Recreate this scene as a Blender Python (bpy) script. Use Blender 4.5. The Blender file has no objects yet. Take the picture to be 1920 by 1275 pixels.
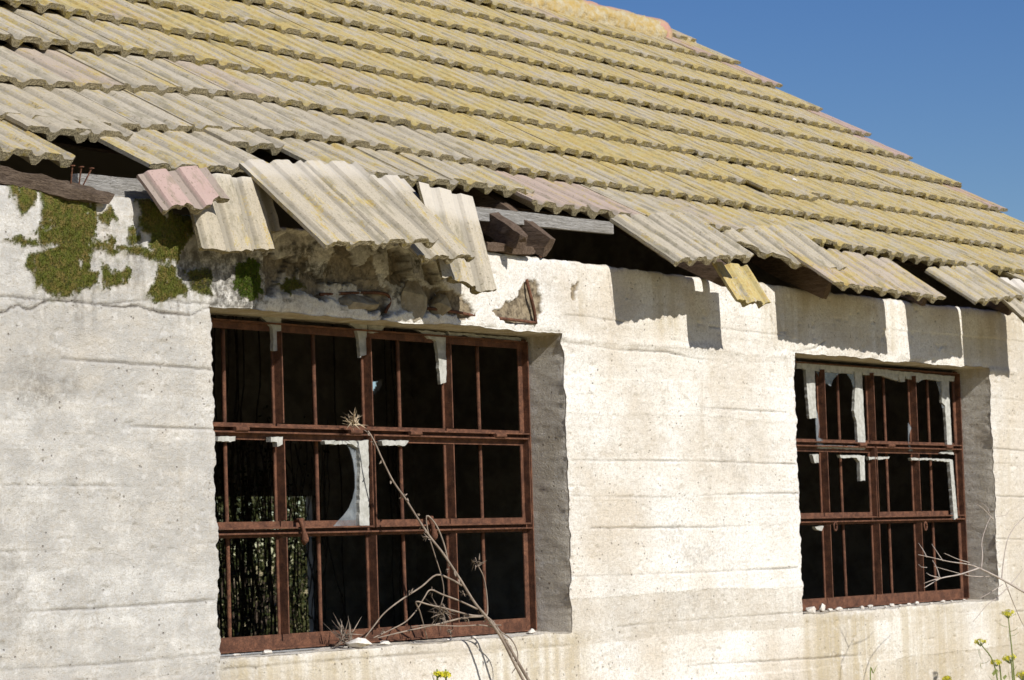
import bpy, math, random
import numpy as np
from mathutils import Vector, Matrix
random.seed(7)
RNG = np.random.default_rng(11)
SC = bpy.context.scene
COL = SC.collection
R = math.radians

# ------------------------------------------------------------------ camera
FPX = 5405.7                                   # focal length in pixels of a 1920 px wide frame
CAM = np.array([-7.5406, -6.3831, 0.3389])
YAW, PIT, ROL = 0.9717, 0.07245, -0.03164
_d = np.array([math.sin(YAW)*math.cos(PIT), math.cos(YAW)*math.cos(PIT), math.sin(PIT)])
_r = np.array([math.cos(YAW), -math.sin(YAW), 0.0])
_u = np.cross(_r, _d)
CR = math.cos(ROL)*_r + math.sin(ROL)*_u
CU = -math.sin(ROL)*_r + math.cos(ROL)*_u
CD = _d
cd = bpy.data.cameras.new('camera'); cam = bpy.data.objects.new('camera', cd); COL.objects.link(cam)
cam.matrix_world = Matrix(((CR[0], CU[0], -CD[0], CAM[0]), (CR[1], CU[1], -CD[1], CAM[1]), (CR[2], CU[2], -CD[2], CAM[2]), (0, 0, 0, 1)))
cd.sensor_width = 36; cd.lens = FPX/1920*36; cd.clip_end = 2000; cd.clip_start = 0.1
cd.dof.use_dof = True; cd.dof.focus_distance = 10.4; cd.dof.aperture_fstop = 11
SC.camera = cam

# ------------------------------------------------------------------ sky and sun
SUN_EL, SUN_AZ = R(35.5), R(-6.0)               # azimuth from the wall's normal, towards +x
w = bpy.data.worlds.new('World'); SC.world = w; w.use_nodes = True
nt = w.node_tree; bg = nt.nodes['Background']
sky = nt.nodes.new('ShaderNodeTexSky'); sky.sky_type = 'NISHITA'; sky.sun_disc = False
sky.sun_elevation = SUN_EL; sky.sun_rotation = math.pi - SUN_AZ
sky.altitude = 0; sky.air_density = 1.0; sky.dust_density = 0.0; sky.ozone_density = 4.5
hs = nt.nodes.new('ShaderNodeHueSaturation'); hs.inputs['Saturation'].default_value = 1.25; hs.inputs['Hue'].default_value = 0.516
nt.links.new(sky.outputs[0], hs.inputs['Color']); nt.links.new(hs.outputs[0], bg.inputs[0]); bg.inputs[1].default_value = 0.070
sl = bpy.data.lights.new('sun', 'SUN'); sun = bpy.data.objects.new('sun', sl); COL.objects.link(sun)
sl.energy = 5.0; sl.angle = R(0.5); sl.color = (1.0, 0.965, 0.905)
tosun = Vector((math.sin(SUN_AZ)*math.cos(SUN_EL), -math.cos(SUN_AZ)*math.cos(SUN_EL), math.sin(SUN_EL)))
sun.rotation_euler = tosun.to_track_quat('Z', 'Y').to_euler()
SC.view_settings.view_transform = 'Standard'; SC.view_settings.look = 'None'
SC.view_settings.exposure = 0.17; SC.view_settings.gamma = 1.0
try: SC.cycles.max_bounces = 8
except Exception: pass

# ------------------------------------------------------------------ helpers
def at(px, py, y=None, x=None):
    """point on the plane y=const (or x=const) seen at a place of the 1920x1275 photograph"""
    v = CR*(px-960)/FPX - CU*(py-637.5)/FPX + CD
    t = (y-CAM[1])/v[1] if x is None else (x-CAM[0])/v[0]
    return CAM + v*t
def wxz(px, py):
    p = at(px, py, 0.0); return (p[0], p[2])

def _hash(ix, iy, s):
    h = (ix.astype(np.int64)*374761393 + iy.astype(np.int64)*668265263 + s*1442695041) & 0xffffffff
    h = ((h ^ (h >> 13))*1274126177) & 0xffffffff
    return ((h ^ (h >> 16)) & 0xffff)/65535.0
def vnoise(x, y, s=0):
    x = np.asarray(x, float); y = np.asarray(y, float)
    ix = np.floor(x); iy = np.floor(y); fx = x-ix; fy = y-iy
    fx = fx*fx*(3-2*fx); fy = fy*fy*(3-2*fy)
    a = _hash(ix, iy, s); b = _hash(ix+1, iy, s); c = _hash(ix, iy+1, s); d = _hash(ix+1, iy+1, s)
    return (a*(1-fx)+b*fx)*(1-fy) + (c*(1-fx)+d*fx)*fy
def fbm(x, y, oct=4, s=0, gain=0.5):
    t = 0; a = 1; n = 0
    for i in range(oct):
        t = t + a*vnoise(np.asarray(x)*2**i, np.asarray(y)*2**i, s+i*17); n += a; a *= gain
    return t/n*2-1                                # -1..1
def inpoly(x, y, poly):
    c = np.zeros(x.shape, bool); n = len(poly)
    for i in range(n):
        x1, y1 = poly[i]; x2, y2 = poly[(i+1) % n]
        if y1 == y2: continue
        c ^= ((y1 > y) != (y2 > y)) & (x < (x2-x1)*(y-y1)/(y2-y1)+x1)
    return c
def polyd(x, y, poly):
    """distance to the polygon's outline, positive inside"""
    best = np.full(x.shape, 1e9); n = len(poly)
    for i in range(n):
        x1, y1 = poly[i]; x2, y2 = poly[(i+1) % n]
        dx, dy = x2-x1, y2-y1; L = dx*dx+dy*dy+1e-12
        t = np.clip(((x-x1)*dx+(y-y1)*dy)/L, 0, 1)
        best = np.minimum(best, np.hypot(x-x1-t*dx, y-y1-t*dy))
    return np.where(inpoly(x, y, poly), best, -best)
def segd(x, y, pts):
    best = np.full(x.shape, 1e9)
    for (x1, y1), (x2, y2) in zip(pts[:-1], pts[1:]):
        dx, dy = x2-x1, y2-y1; L = dx*dx+dy*dy+1e-12
        t = np.clip(((x-x1)*dx+(y-y1)*dy)/L, 0, 1)
        best = np.minimum(best, np.hypot(x-x1-t*dx, y-y1-t*dy))
    return best
def sstep(a, b, x):
    t = np.clip((x-a)/(b-a), 0, 1); return t*t*(3-2*t)

def mesh_np(name, V, F, mat, parent=None, smooth=False, attrs=None):
    V = np.asarray(V, np.float32)
    me = bpy.data.meshes.new(name)
    if isinstance(F, np.ndarray):
        k = F.shape[1]; n = len(F)
        me.vertices.add(len(V)); me.vertices.foreach_set('co', V.ravel())
        me.loops.add(n*k); me.loops.foreach_set('vertex_index', F.astype(np.int32).ravel())
        me.polygons.add(n); me.polygons.foreach_set('loop_start', np.arange(0, n*k, k, dtype=np.int32))
        me.polygons.foreach_set('loop_total', np.full(n, k, np.int32))
        me.update(calc_edges=True)
    else:
        me.from_pydata([tuple(map(float, v)) for v in V], [], F)
    if attrs:
        for an, av in attrs.items():
            av = np.asarray(av, np.float32)
            if av.ndim == 1:
                a = me.attributes.new(an, 'FLOAT', 'POINT'); a.data.foreach_set('value', av)
            else:
                a = me.attributes.new(an, 'FLOAT_VECTOR', 'POINT'); a.data.foreach_set('vector', av.ravel())
    me.polygons.foreach_set('use_smooth', np.full(len(me.polygons), bool(smooth)))
    if mat: me.materials.append(mat)
    me.validate(); me.update()
    o = bpy.data.objects.new(name, me); COL.objects.link(o)
    if parent is not None: o.parent = parent
    return o
def tag(o, label=None, cat=None, group=None, kind=None):
    if label: o['label'] = label
    if cat: o['category'] = cat
    if group: o['group'] = group
    if kind: o['kind'] = kind
    return o
def empty(name, loc=(0, 0, 0)):
    o = bpy.data.objects.new(name, None); COL.objects.link(o); o.location = loc; o.empty_display_size = 0.1
    return o

class MB:
    """collects boxes, tubes, quads into one mesh"""
    def __init__(s): s.V = []; s.F = []; s.n = 0
    def add(s, V, F):
        s.V.append(np.asarray(V, float).reshape(-1, 3)); s.F += [tuple(i+s.n for i in f) for f in F]; s.n += len(s.V[-1]); return s
    def box(s, a, b, bev=0.0):
        x0, y0, z0 = a; x1, y1, z1 = b
        V = [(x0,y0,z0),(x1,y0,z0),(x1,y1,z0),(x0,y1,z0),(x0,y0,z1),(x1,y0,z1),(x1,y1,z1),(x0,y1,z1)]
        return s.add(V, [(0,3,2,1),(4,5,6,7),(0,1,5,4),(1,2,6,5),(2,3,7,6),(3,0,4,7)])
    def tube(s, pts, rad, n=6, cap=True):
        pts = np.asarray(pts, float); m = len(pts)
        rad = np.full(m, rad) if np.isscalar(rad) else np.asarray(rad, float)
        T = np.gradient(pts, axis=0); T /= np.linalg.norm(T, axis=1)[:, None]+1e-12
        ref = np.array([0.31, 0.87, 0.38]); V = []
        N = np.cross(T, ref); N /= np.linalg.norm(N, axis=1)[:, None]+1e-12
        B = np.cross(T, N)
        for i in range(m):
            for k in range(n):
                a = 2*math.pi*k/n; V.append(pts[i]+rad[i]*(math.cos(a)*N[i]+math.sin(a)*B[i]))
        F = []
        for i in range(m-1):
            for k in range(n):
                k2 = (k+1) % n; F.append((i*n+k, i*n+k2, (i+1)*n+k2, (i+1)*n+k))
        if cap: F.append(tuple(range(n))[::-1]); F.append(tuple((m-1)*n+k for k in range(n)))
        return s.add(V, F)
    def build(s, name, mat, parent=None, smooth=False):
        return mesh_np(name, np.vstack(s.V), s.F, mat, parent, smooth)

def smooth_path(pts, n=6):
    """Catmull-Rom through the points"""
    P = np.asarray(pts, float); P = np.vstack([2*P[0]-P[1], P, 2*P[-1]-P[-2]]); out = []
    for i in range(1, len(P)-2):
        for t in np.linspace(0, 1, n, endpoint=False):
            a, b, c, d = P[i-1], P[i], P[i+1], P[i+2]
            out.append(0.5*((2*b)+(c-a)*t+(2*a-5*b+4*c-d)*t*t+(3*b-a-3*c+d)*t**3))
    out.append(P[-2]); return np.array(out)

# ------------------------------------------------------------------ materials
class NT:
    def __init__(s, name):
        s.m = bpy.data.materials.new(name); s.m.use_nodes = True; s.t = s.m.node_tree
        s.b = s.t.nodes['Principled BSDF']; s.b.inputs['Specular IOR Level'].default_value = 0.2
    def n(s, typ, **kw):
        nd = s.t.nodes.new(typ)
        for k, v in kw.items(): setattr(nd, k, v)
        return nd
    def l(s, a, b): s.t.links.new(a, b)
    def val(s, x, sock):
        if hasattr(x, 'links') or hasattr(x, 'is_linked'): s.l(x, sock)
        else:
            if isinstance(x, (tuple, list)) and len(x) == 3 and sock.type == 'RGBA': x = (*x, 1)
            sock.default_value = x
    def coord(s, kind='Object'): return s.n('ShaderNodeTexCoord').outputs[kind]
    def attr(s, name, out='Fac'): a = s.n('ShaderNodeAttribute'); a.attribute_name = name; return a.outputs[out]
    def map(s, v, sc=(1, 1, 1), loc=(0, 0, 0)):
        m = s.n('ShaderNodeMapping'); s.l(v, m.inputs[0]); m.inputs['Scale'].default_value = sc; m.inputs['Location'].default_value = loc
        return m.outputs[0]
    def noise(s, v, scale, det=4, rough=0.55, dist=0.0):
        x = s.n('ShaderNodeTexNoise'); s.l(v, x.inputs['Vector']); x.inputs['Scale'].default_value = scale
        x.inputs['Detail'].default_value = det; x.inputs['Roughness'].default_value = rough; x.inputs['Distortion'].default_value = dist
        return x.outputs[0]
    def vor(s, v, scale, feat='F1', out=0, rnd=1.0):
        x = s.n('ShaderNodeTexVoronoi'); x.feature = feat; s.l(v, x.inputs['Vector']); x.inputs['Scale'].default_value = scale
        x.inputs['Randomness'].default_value = rnd
        return x.outputs[out]
    def ramp(s, f, a, b, lo=0.0, hi=1.0):
        m = s.n('ShaderNodeMapRange'); m.interpolation_type = 'SMOOTHSTEP'
        s.val(f, m.inputs[0]); m.inputs[1].default_value = a; m.inputs[2].default_value = b
        m.inputs[3].default_value = lo; m.inputs[4].default_value = hi
        return m.outputs[0]
    def math(s, op, a, b=0.0, c=None):
        m = s.n('ShaderNodeMath'); m.operation = op; s.val(a, m.inputs[0]); s.val(b, m.inputs[1])
        if c is not None: s.val(c, m.inputs[2])
        return m.outputs[0]
    def mix(s, f, a, b, mode='MIX'):
        m = s.n('ShaderNodeMix'); m.data_type = 'RGBA'; m.blend_type = mode
        s.val(f, m.inputs[0]); s.val(a, m.inputs[6]); s.val(b, m.inputs[7]); return m.outputs[2]
    def bump(s, h, strength=0.5, dist=0.01, normal=None):
        b = s.n('ShaderNodeBump'); b.inputs['Strength'].default_value = strength; b.inputs['Distance'].default_value = dist
        s.l(h, b.inputs['Height'])
        if normal is not None: s.l(normal, b.inputs['Normal'])
        return b.outputs[0]
    def done(s, col, rough=0.9, normal=None):
        s.val(col, s.b.inputs['Base Color']); s.val(rough, s.b.inputs['Roughness'])
        if normal is not None: s.l(normal, s.b.inputs['Normal'])
        return s.m

def mat_wall():
    m = NT('limewashed_concrete'); c = m.coord()
    big = m.noise(c, 1.3, 5, 0.6); mid = m.noise(m.map(c, (1, 1, 2.2)), 5, 5, 0.65)
    fine = m.noise(c, 60, 5, 0.7); grain = m.noise(c, 260, 3, 0.7)
    streak = m.noise(m.map(c, (14, 14, 0.9)), 1.0, 4, 0.6)
    hstreak = m.noise(m.map(c, (1.6, 1.6, 34)), 1.0, 4, 0.65)
    lime = (0.87, 0.85, 0.80)
    base = m.mix(m.ramp(big, 0.42, 0.66), lime, (0.67, 0.60, 0.50))
    base = m.mix(m.ramp(mid, 0.50, 0.72, 0, 0.5), base, (0.58, 0.50, 0.40))
    base = m.mix(m.math('MULTIPLY', m.attr('board'), m.ramp(big, 0.25, 0.60, 0.3, 0.75)), base, (0.58, 0.52, 0.43))
    fl = m.math('ADD', m.noise(m.map(c, (1, 1, 1.5)), 9, 7, 0.72), m.math('MULTIPLY', m.attr('board'), 0.10))
    base = m.mix(m.ramp(fl, 0.585, 0.625, 0, 0.36), base, (0.55, 0.485, 0.39))
    base = m.mix(m.ramp(m.noise(m.map(c, (1, 1, 2.0)), 15, 7, 0.75), 0.590, 0.625, 0, 0.5), base, (0.85, 0.835, 0.80))
    base = m.mix(m.math('MULTIPLY', m.attr('grime'), m.ramp(mid, 0.30, 0.62, 0.45, 1.0)), base, (0.40, 0.395, 0.38))
    base = m.mix(m.math('MULTIPLY', m.attr('damp_shade'), m.ramp(streak, 0.25, 0.65)), base, (0.47, 0.385, 0.235))  # damp stains, plus shade painted on the reveals and the wall head
    base = m.mix(m.ramp(streak, 0.58, 0.75, 0, 0.22), base, (0.40, 0.33, 0.23))
    base = m.mix(m.ramp(hstreak, 0.56, 0.74, 0, 0.25), base, (0.43, 0.37, 0.28))
    base = m.mix(m.ramp(fine, 0.47, 0.62, 0, 0.40), base, (0.44, 0.39, 0.32))
    grit = m.noise(c, 125, 4, 0.8)
    base = m.mix(m.ramp(grit, 0.46, 0.62, 0, 0.32), base, (0.36, 0.325, 0.27))
    base = m.mix(m.ramp(m.vor(c, 62), 0.16, 0.08, 0, 0.5), base, (0.30, 0.26, 0.20))
    base = m.mix(m.ramp(grain, 0.50, 0.68, 0, 0.40), base, (0.34, 0.30, 0.24))
    base = m.mix(m.ramp(m.noise(c, 23, 4, 0.6), 0.55, 0.68, 0, 0.6), base, m.mix(0.5, base, (0.78, 0.76, 0.72)))
    bare = m.mix(m.ramp(m.noise(c, 38, 5, 0.7), 0.35, 0.62), (0.12, 0.093, 0.062), (0.31, 0.25, 0.165))
    base = m.mix(m.attr('bare'), base, bare)
    pit = m.math('MULTIPLY', m.ramp(m.vor(c, 34), 0.10, 0.17, 1, 0), m.ramp(m.noise(c, 9, 2), 0.50, 0.60))
    base = m.mix(m.math('MULTIPLY', pit, 0.55), base, (0.13, 0.10, 0.07))
    base = m.mix(m.attr('crack'), base, (0.055, 0.043, 0.032))
    mossc = m.mix(m.ramp(m.noise(c, 26, 4, 0.7), 0.40, 0.62), (0.10, 0.11, 0.018), (0.16, 0.12, 0.035))
    mossc = m.mix(m.ramp(m.noise(c, 120, 3, 0.7), 0.45, 0.7), mossc, (0.035, 0.035, 0.012))
    base = m.mix(m.attr('moss'), base, mossc)
    base = m.mix(m.math('MULTIPLY', m.attr('soot'), m.ramp(m.noise(c, 30, 5, 0.7), 0.3, 0.6)), base, (0.03, 0.027, 0.02))
    h = m.math('ADD', m.math('MULTIPLY', fine, 0.45), m.math('MULTIPLY', grain, 0.30))
    h = m.math('ADD', h, m.math('MULTIPLY', grit, 0.55))
    h = m.math('ADD', h, m.math('MULTIPLY', hstreak, 0.22))
    h = m.math('ADD', h, m.math('MULTIPLY', m.ramp(fl, 0.585, 0.620), -0.10))
    h = m.math('SUBTRACT', h, m.math('MULTIPLY', pit, 0.8))
    return m.done(base, 0.95, m.bump(h, 0.85, 0.010))

def mat_tile():
    m = NT('weathered_concrete_tile'); rc = m.attr('rc', 'Vector')
    st = m.map(rc, (1, 0.30, 1)); rnd = m.attr('tilernd'); lich = m.attr('lich')
    n1 = m.noise(st, 26, 5, 0.65); n2 = m.noise(rc, 150, 4, 0.75); n3 = m.noise(rc, 3.2, 4, 0.6)
    n4 = m.noise(m.map(rc, (1, 0.12, 1)), 70, 4, 0.7)
    base = m.mix(n3, (0.48, 0.43, 0.345), (0.40, 0.345, 0.25))
    base = m.mix(m.ramp(rnd, 0.0, 1.0, 0, 0.7), base, (0.41, 0.355, 0.26))
    base = m.mix(m.ramp(n4, 0.48, 0.66, 0, 0.50), base, (0.29, 0.26, 0.21))
    base = m.mix(m.ramp(n2, 0.47, 0.62, 0, 0.45), base, (0.24, 0.205, 0.15))
    base = m.mix(m.attr('pink'), base, m.mix(n1, (0.44, 0.325, 0.285), (0.36, 0.25, 0.215)))
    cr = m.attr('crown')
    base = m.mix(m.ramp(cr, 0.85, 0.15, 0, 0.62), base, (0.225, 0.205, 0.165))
    lf = m.math('ADD', n1, m.math('MULTIPLY', m.math('SUBTRACT', n2, 0.5), 0.65))
    lf = m.math('ADD', lf, m.math('MULTIPLY', lich, 0.22)); lf = m.math('ADD', lf, m.math('MULTIPLY', m.math('SUBTRACT', n3, 0.5), 0.35))
    lcol = m.mix(m.ramp(m.noise(rc, 60, 3, 0.7), 0.42, 0.60), (0.455, 0.355, 0.110), (0.39, 0.265, 0.055))
    lcol = m.mix(m.ramp(m.noise(rc, 12, 3, 0.6), 0.5, 0.7, 0, 0.6), lcol, (0.38, 0.335, 0.165))
    base = m.mix(m.ramp(lf, 0.60, 0.71, 0, 0.76), base, lcol)
    base = m.mix(m.ramp(m.noise(rc, 40, 3, 0.75), 0.68, 0.76, 0, 0.75), base, (0.10, 0.085, 0.05))
    base = m.mix(m.ramp(m.noise(m.map(rc, (1, .45, 1)), 17, 5, 0.7), 0.52, 0.66, 0, 0.58), base, (0.19, 0.17, 0.11))
    base = m.mix(m.ramp(m.noise(rc, 95, 2, 0.6), 0.62, 0.70, 0, 0.6), base, (0.12, 0.105, 0.06))
    spk = m.noise(m.coord(), 210, 3, 0.8)
    edge = m.mix(m.ramp(spk, 0.36, 0.60), (0.10, 0.083, 0.048), (0.36, 0.305, 0.19))
    edge = m.mix(m.ramp(m.math('ADD', m.noise(m.coord(), 24, 4, 0.7), m.math('MULTIPLY', lich, 0.11)), 0.56, 0.72, 0, 0.75), edge, (0.25, 0.19, 0.04))
    base = m.mix(m.attr('edge'), base, edge)
    base = m.mix(m.attr('pale'), base, m.mix(n2, (0.55, 0.52, 0.46), (0.60, 0.54, 0.47)))
    h = m.math('ADD', m.math('MULTIPLY', n2, 0.5), m.math('MULTIPLY', n4, 0.4))
    h = m.math('ADD', h, m.math('MULTIPLY', m.math('MULTIPLY', spk, 1.6), m.attr('edge')))
    return m.done(base, 0.95, m.bump(h, 0.8, 0.006))

def mat_wood(name, a, b, dark, axis=(1, 12, 12)):
    m = NT(name); c = m.coord(); g = m.map(c, axis)
    n = m.noise(g, 9, 6, 0.7); k = m.noise(g, 40, 4, 0.7)
    base = m.mix(m.ramp(n, 0.35, 0.65), a, b); base = m.mix(m.ramp(k, 0.52, 0.68, 0, 0.85), base, dark)
    return m.done(base, 0.9, m.bump(m.math('ADD', n, m.math('MULTIPLY', k, 0.7)), 0.9, 0.012))

def mat_rust():
    m = NT('rusted_steel'); c = m.coord()
    n = m.noise(c, 30, 6, 0.7); k = m.noise(c, 190, 4, 0.75)
    base = m.mix(m.ramp(n, 0.35, 0.68), (0.080, 0.036, 0.022), (0.185, 0.082, 0.046))
    base = m.mix(m.ramp(k, 0.48, 0.68, 0, 0.75), base, (0.035, 0.019, 0.014))
    base = m.mix(m.ramp(m.noise(c, 75, 4, 0.7), 0.66, 0.75, 0, 0.7), base, (0.36, 0.22, 0.15))
    return m.done(base, 0.85, m.bump(m.math('ADD', k, m.math('MULTIPLY', n, 0.6)), 0.8, 0.004))

def mat_simple(name, a, b, scale=20, bump=0.4, rough=0.9, dist=0.006, stretch=(1, 1, 1), lo=.35, hi=.65):
    m = NT(name); c = m.map(m.coord(), stretch); n = m.noise(c, scale, 5, 0.65); k = m.noise(c, scale*5, 3, 0.7)
    base = m.mix(m.ramp(n, lo, hi), a, b); base = m.mix(m.ramp(k, 0.5, 0.75, 0, 0.35), base, tuple(0.45*x for x in a))
    return m.done(base, rough, m.bump(m.math('ADD', n, m.math('MULTIPLY', k, 0.5)), bump, dist))

def mat_leaf(name, a, b, trans=0.25):
    m = NT(name); oi = m.n('ShaderNodeNewGeometry').outputs['Random Per Island']
    m.done(m.mix(oi, a, b), 0.55)
    try:
        tr = m.n('ShaderNodeBsdfTranslucent'); m.val(m.mix(oi, a, b), tr.inputs[0])
        mx = m.n('ShaderNodeMixShader'); mx.inputs[0].default_value = trans
        out = m.t.nodes['Material Output']; m.l(m.b.outputs[0], mx.inputs[1]); m.l(tr.outputs[0], mx.inputs[2]); m.l(mx.outputs[0], out.inputs[0])
    except Exception: pass
    return m.m

def mat_glass():
    m = NT('dusty_window_glass'); c = m.coord()
    n = m.noise(c, 14, 4, 0.6)
    m.done(m.mix(n, (0.17, 0.20, 0.23), (0.36, 0.38, 0.39)), 0.12); m.b.inputs['Specular IOR Level'].default_value = 0.5
    tr = m.n('ShaderNodeBsdfTransparent'); mx = m.n('ShaderNodeMixShader')
    m.val(m.ramp(n, 0.3, 0.7, 0.26, 0.58), mx.inputs[0])
    m.l(tr.outputs[0], mx.inputs[1]); m.l(m.b.outputs[0], mx.inputs[2]); m.l(mx.outputs[0], m.t.nodes['Material Output'].inputs[0])
    return m.m

M_WALL = mat_wall(); M_TILE = mat_tile(); M_RUST = mat_rust(); M_GLASS = mat_glass()
M_GREYWOOD = mat_wood('weathered_grey_wood', (0.40, 0.385, 0.36), (0.27, 0.255, 0.23), (0.10, 0.09, 0.08))
M_BROWNWOOD = mat_wood('rotten_brown_wood', (0.115, 0.078, 0.052), (0.20, 0.14, 0.10), (0.028, 0.02, 0.015), (12, 1, 12))
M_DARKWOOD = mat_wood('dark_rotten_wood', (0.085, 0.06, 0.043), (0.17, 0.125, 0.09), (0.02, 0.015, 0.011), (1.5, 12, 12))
M_INNER = mat_simple("sooty_inner_plaster", (0.42, 0.37, 0.30), (0.26, 0.225, 0.18), 6, 0.5)
M_PUTTY = mat_simple('dried_putty', (0.46, 0.455, 0.42), (0.33, 0.325, 0.29), 40, 0.6, 0.9, 0.004)
M_STONE = mat_simple('pale_stone', (0.74, 0.70, 0.63), (0.58, 0.53, 0.46), 30, 0.7)
M_RUBBLE = mat_simple('lintel_rubble', (0.34, 0.30, 0.23), (0.22, 0.185, 0.135), 22, 0.8, 0.95, 0.01)
M_MORTAR = mat_simple('lichen_mortar', (0.47, 0.41, 0.28), (0.43, 0.30, 0.10), 18, 0.9, 0.95, 0.02)
M_RIDGE = mat_simple('red_ridge_tile', (0.40, 0.22, 0.175), (0.42, 0.30, 0.17), 9, 0.6, 0.9, 0.008)
M_STALK = mat_simple('dry_stalk', (0.185, 0.145, 0.112), (0.29, 0.235, 0.185), 25, 0.5, 0.85, 0.002, (1, 1, .2))
M_STRAW = mat_simple('dry_seed_straw', (0.50, 0.40, 0.27), (0.32, 0.25, 0.18), 60, 0.3)
M_TWIG = mat_simple('grey_twig', (0.34, 0.28, 0.24), (0.46, 0.40, 0.35), 30, 0.3)
M_GROUND = mat_simple('dry_grass_ground', (0.48, 0.38, 0.20), (0.37, 0.31, 0.14), 3, 0.8, 0.95, 0.05)
M_FLOOR = mat_simple('dirt_floor', (0.12, 0.10, 0.075), (0.075, 0.062, 0.048), 5, 0.7)
M_MOSS = mat_leaf('moss_fibre', (0.085, 0.125, 0.015), (0.15, 0.13, 0.026), 0.15)
M_GREENMOSS = mat_leaf('green_moss_fibre', (0.075, 0.135, 0.012), (0.11, 0.14, 0.02), 0.15)
M_LEAF = mat_leaf('bush_leaf', (0.032, 0.045, 0.012), (0.088, 0.088, 0.030), 0.3)
M_VINELEAF = mat_leaf('vine_leaf', (0.03, 0.035, 0.012), (0.07, 0.07, 0.03), 0.25)
M_VINESTEM = mat_simple('vine_stem', (0.055, 0.04, 0.03), (0.12, 0.09, 0.065), 30, 0.3)
M_PETAL = mat_leaf('yellow_petal', (0.70, 0.62, 0.03), (0.62, 0.60, 0.06), 0.3)
M_STEM = mat_leaf('green_stem', (0.17, 0.22, 0.06), (0.22, 0.25, 0.08), 0.1)

# ------------------------------------------------------------------ the building: dimensions in metres, z = 0 at the sills
A1, P1, B1 = 2.182, 1.921, 2.094                  # window 1, pier, window 2
W1 = (0.0, A1); W2 = (A1+P1, A1+P1+B1); ZT = 1.20
GROUND = -1.30
SCL = 1.016
RY0 = (-0.3166-CAM[1])*SCL+CAM[1]; RZ0 = (1.5068-CAM[2])*SCL+CAM[2]     # lowest course's nominal lip
PITCH = 0.5525; GAUGE = 0.3536*SCL; XV = (8.3972-CAM[0])*SCL+CAM[0]; RIB = 0.143
SLOPE = np.array([0, math.cos(PITCH), math.sin(PITCH)]); NORM = np.array([0, -math.sin(PITCH), math.cos(PITCH)])
XL = -3.3; XR = 8.60; YB = 5.5
def on_roof(px, py, h=0.0):
    v = CR*(px-960)/FPX - CU*(py-637.5)/FPX + CD; o = np.array([0, RY0, RZ0])+NORM*h
    return CAM + v*(NORM@(o-CAM))/(NORM@v)

ground = mesh_np('ground', [(-400, -400, GROUND), (400, -400, GROUND), (400, 400, GROUND), (-400, 400, GROUND)], [(0, 1, 2, 3)], M_GROUND)
tag(ground, kind='structure')
house = empty('derelict_building', (2.5, 0, GROUND))
tag(house, 'derelict whitewashed farm building with tiled roof and broken rusty windows', 'building')
class _P: pass
def part(o, label=None):
    o.parent = house; o.matrix_parent_inverse = Matrix.Translation((-2.5, 0, -GROUND))
    if label: o['label'] = label
    return o

# ------------------------------------------------------------------ front wall: a finely displaced sheet with two openings and deep reveals
def seg(a, b, st): n = max(2, int(round((b-a)/st))); return np.linspace(a, b, n+1)
ST = 0.0075; STZ = 0.0042
def cat(*s): return np.concatenate([s[0]]+[q[1:] for q in s[1:]])
GX = cat(seg(XL, -1.35, .12), seg(-1.35, W1[0], ST), seg(W1[0], W1[1], ST), seg(W1[1], W2[0], ST), seg(W2[0], W2[1], ST), seg(W2[1], 6.95, ST), seg(6.95, XR, .12))
ZTOP = 1.50
GZ = cat(seg(GROUND, -.52, .12), seg(-.52, 0, STZ), seg(0, ZT, STZ), seg(ZT, ZTOP, STZ))
NX, NZ = len(GX), len(GZ)
X, Z = np.meshgrid(GX, GZ, indexing='ij')

def crop1(pts): return [wxz(px/3.0, 200+py/3.0) for px, py in pts]
def poly(pts): return [wxz(px, py) for px, py in pts]
MOSS = [crop1(p) for p in [
 [(15,440),(120,465),(212,500),(195,585),(130,612),(85,565)],
 [(215,445),(300,450),(372,480),(470,560),(535,575),(550,640),(520,720),(530,800),(500,830),(300,690),(215,665),(230,560)],
 [(300,650),(500,800),(500,900),(545,940),(550,1000),(480,1015),(430,1045),(350,1065),(255,1045),(212,1000),(195,900),(200,820),(260,800),(330,780)],
 [(555,625),(640,588),(665,650),(600,672),(550,655)],
 [(380,750),(530,765),(700,785),(830,795),(1000,845),(1000,875),(900,865),(700,825),(520,815)],
 [(715,695),(782,705),(785,775),(735,785)],
 [(800,545),(1100,560),(1080,700),(1035,770),(1000,865),(880,835),(830,775),(850,720),(790,690)],
 [(555,895),(640,915),(722,895),(740,965),(680,985),(620,1015),(575,980)],
 [(880,965),(905,870),(965,875),(1005,960),(1065,1020),(1055,1065),(960,1085),(880,1115),(835,1060)],
 [(1040,900),(1190,930),(1195,1060),(1100,1050)],
 [(1300,1010),(1335,900),(1400,860),(1460,880),(1465,1055),(1400,1085),(1325,1055)],
 [(25,738),(190,728),(205,772),(95,778)],
 [(190,690),(235,675),(335,690),(360,730),(300,770),(215,760)],
 [(150,850),(205,830),(205,960),(150,930)],
 [(1580,1000),(1700,960),(1760,1010),(1640,1060)],
 [(760,540),(810,545),(800,590),(760,575)],
 [(590,720),(640,720),(630,790),(600,770)]]]
GREEN = MOSS[10]
SPALL = poly([(498,470),(545,430),(620,440),(700,450),(770,470),(815,500),(838,545),(846,580),(800,588),(735,582),(725,598),(700,582),(600,556),(550,548),(498,553)])
SPALL2 = [poly(p) for p in [[(832,545),(868,553),(893,582),(872,598),(838,588)], [(922,585),(968,558),(985,522),(1003,524),(1018,570),(1004,606),(962,602),(938,602)], [(1072,530),(1083,530),(1080,568),(1072,560)]]]
LIP = poly([(486,553),(600,562),(690,582),(735,592),(712,604),(600,590),(486,574)])
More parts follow.
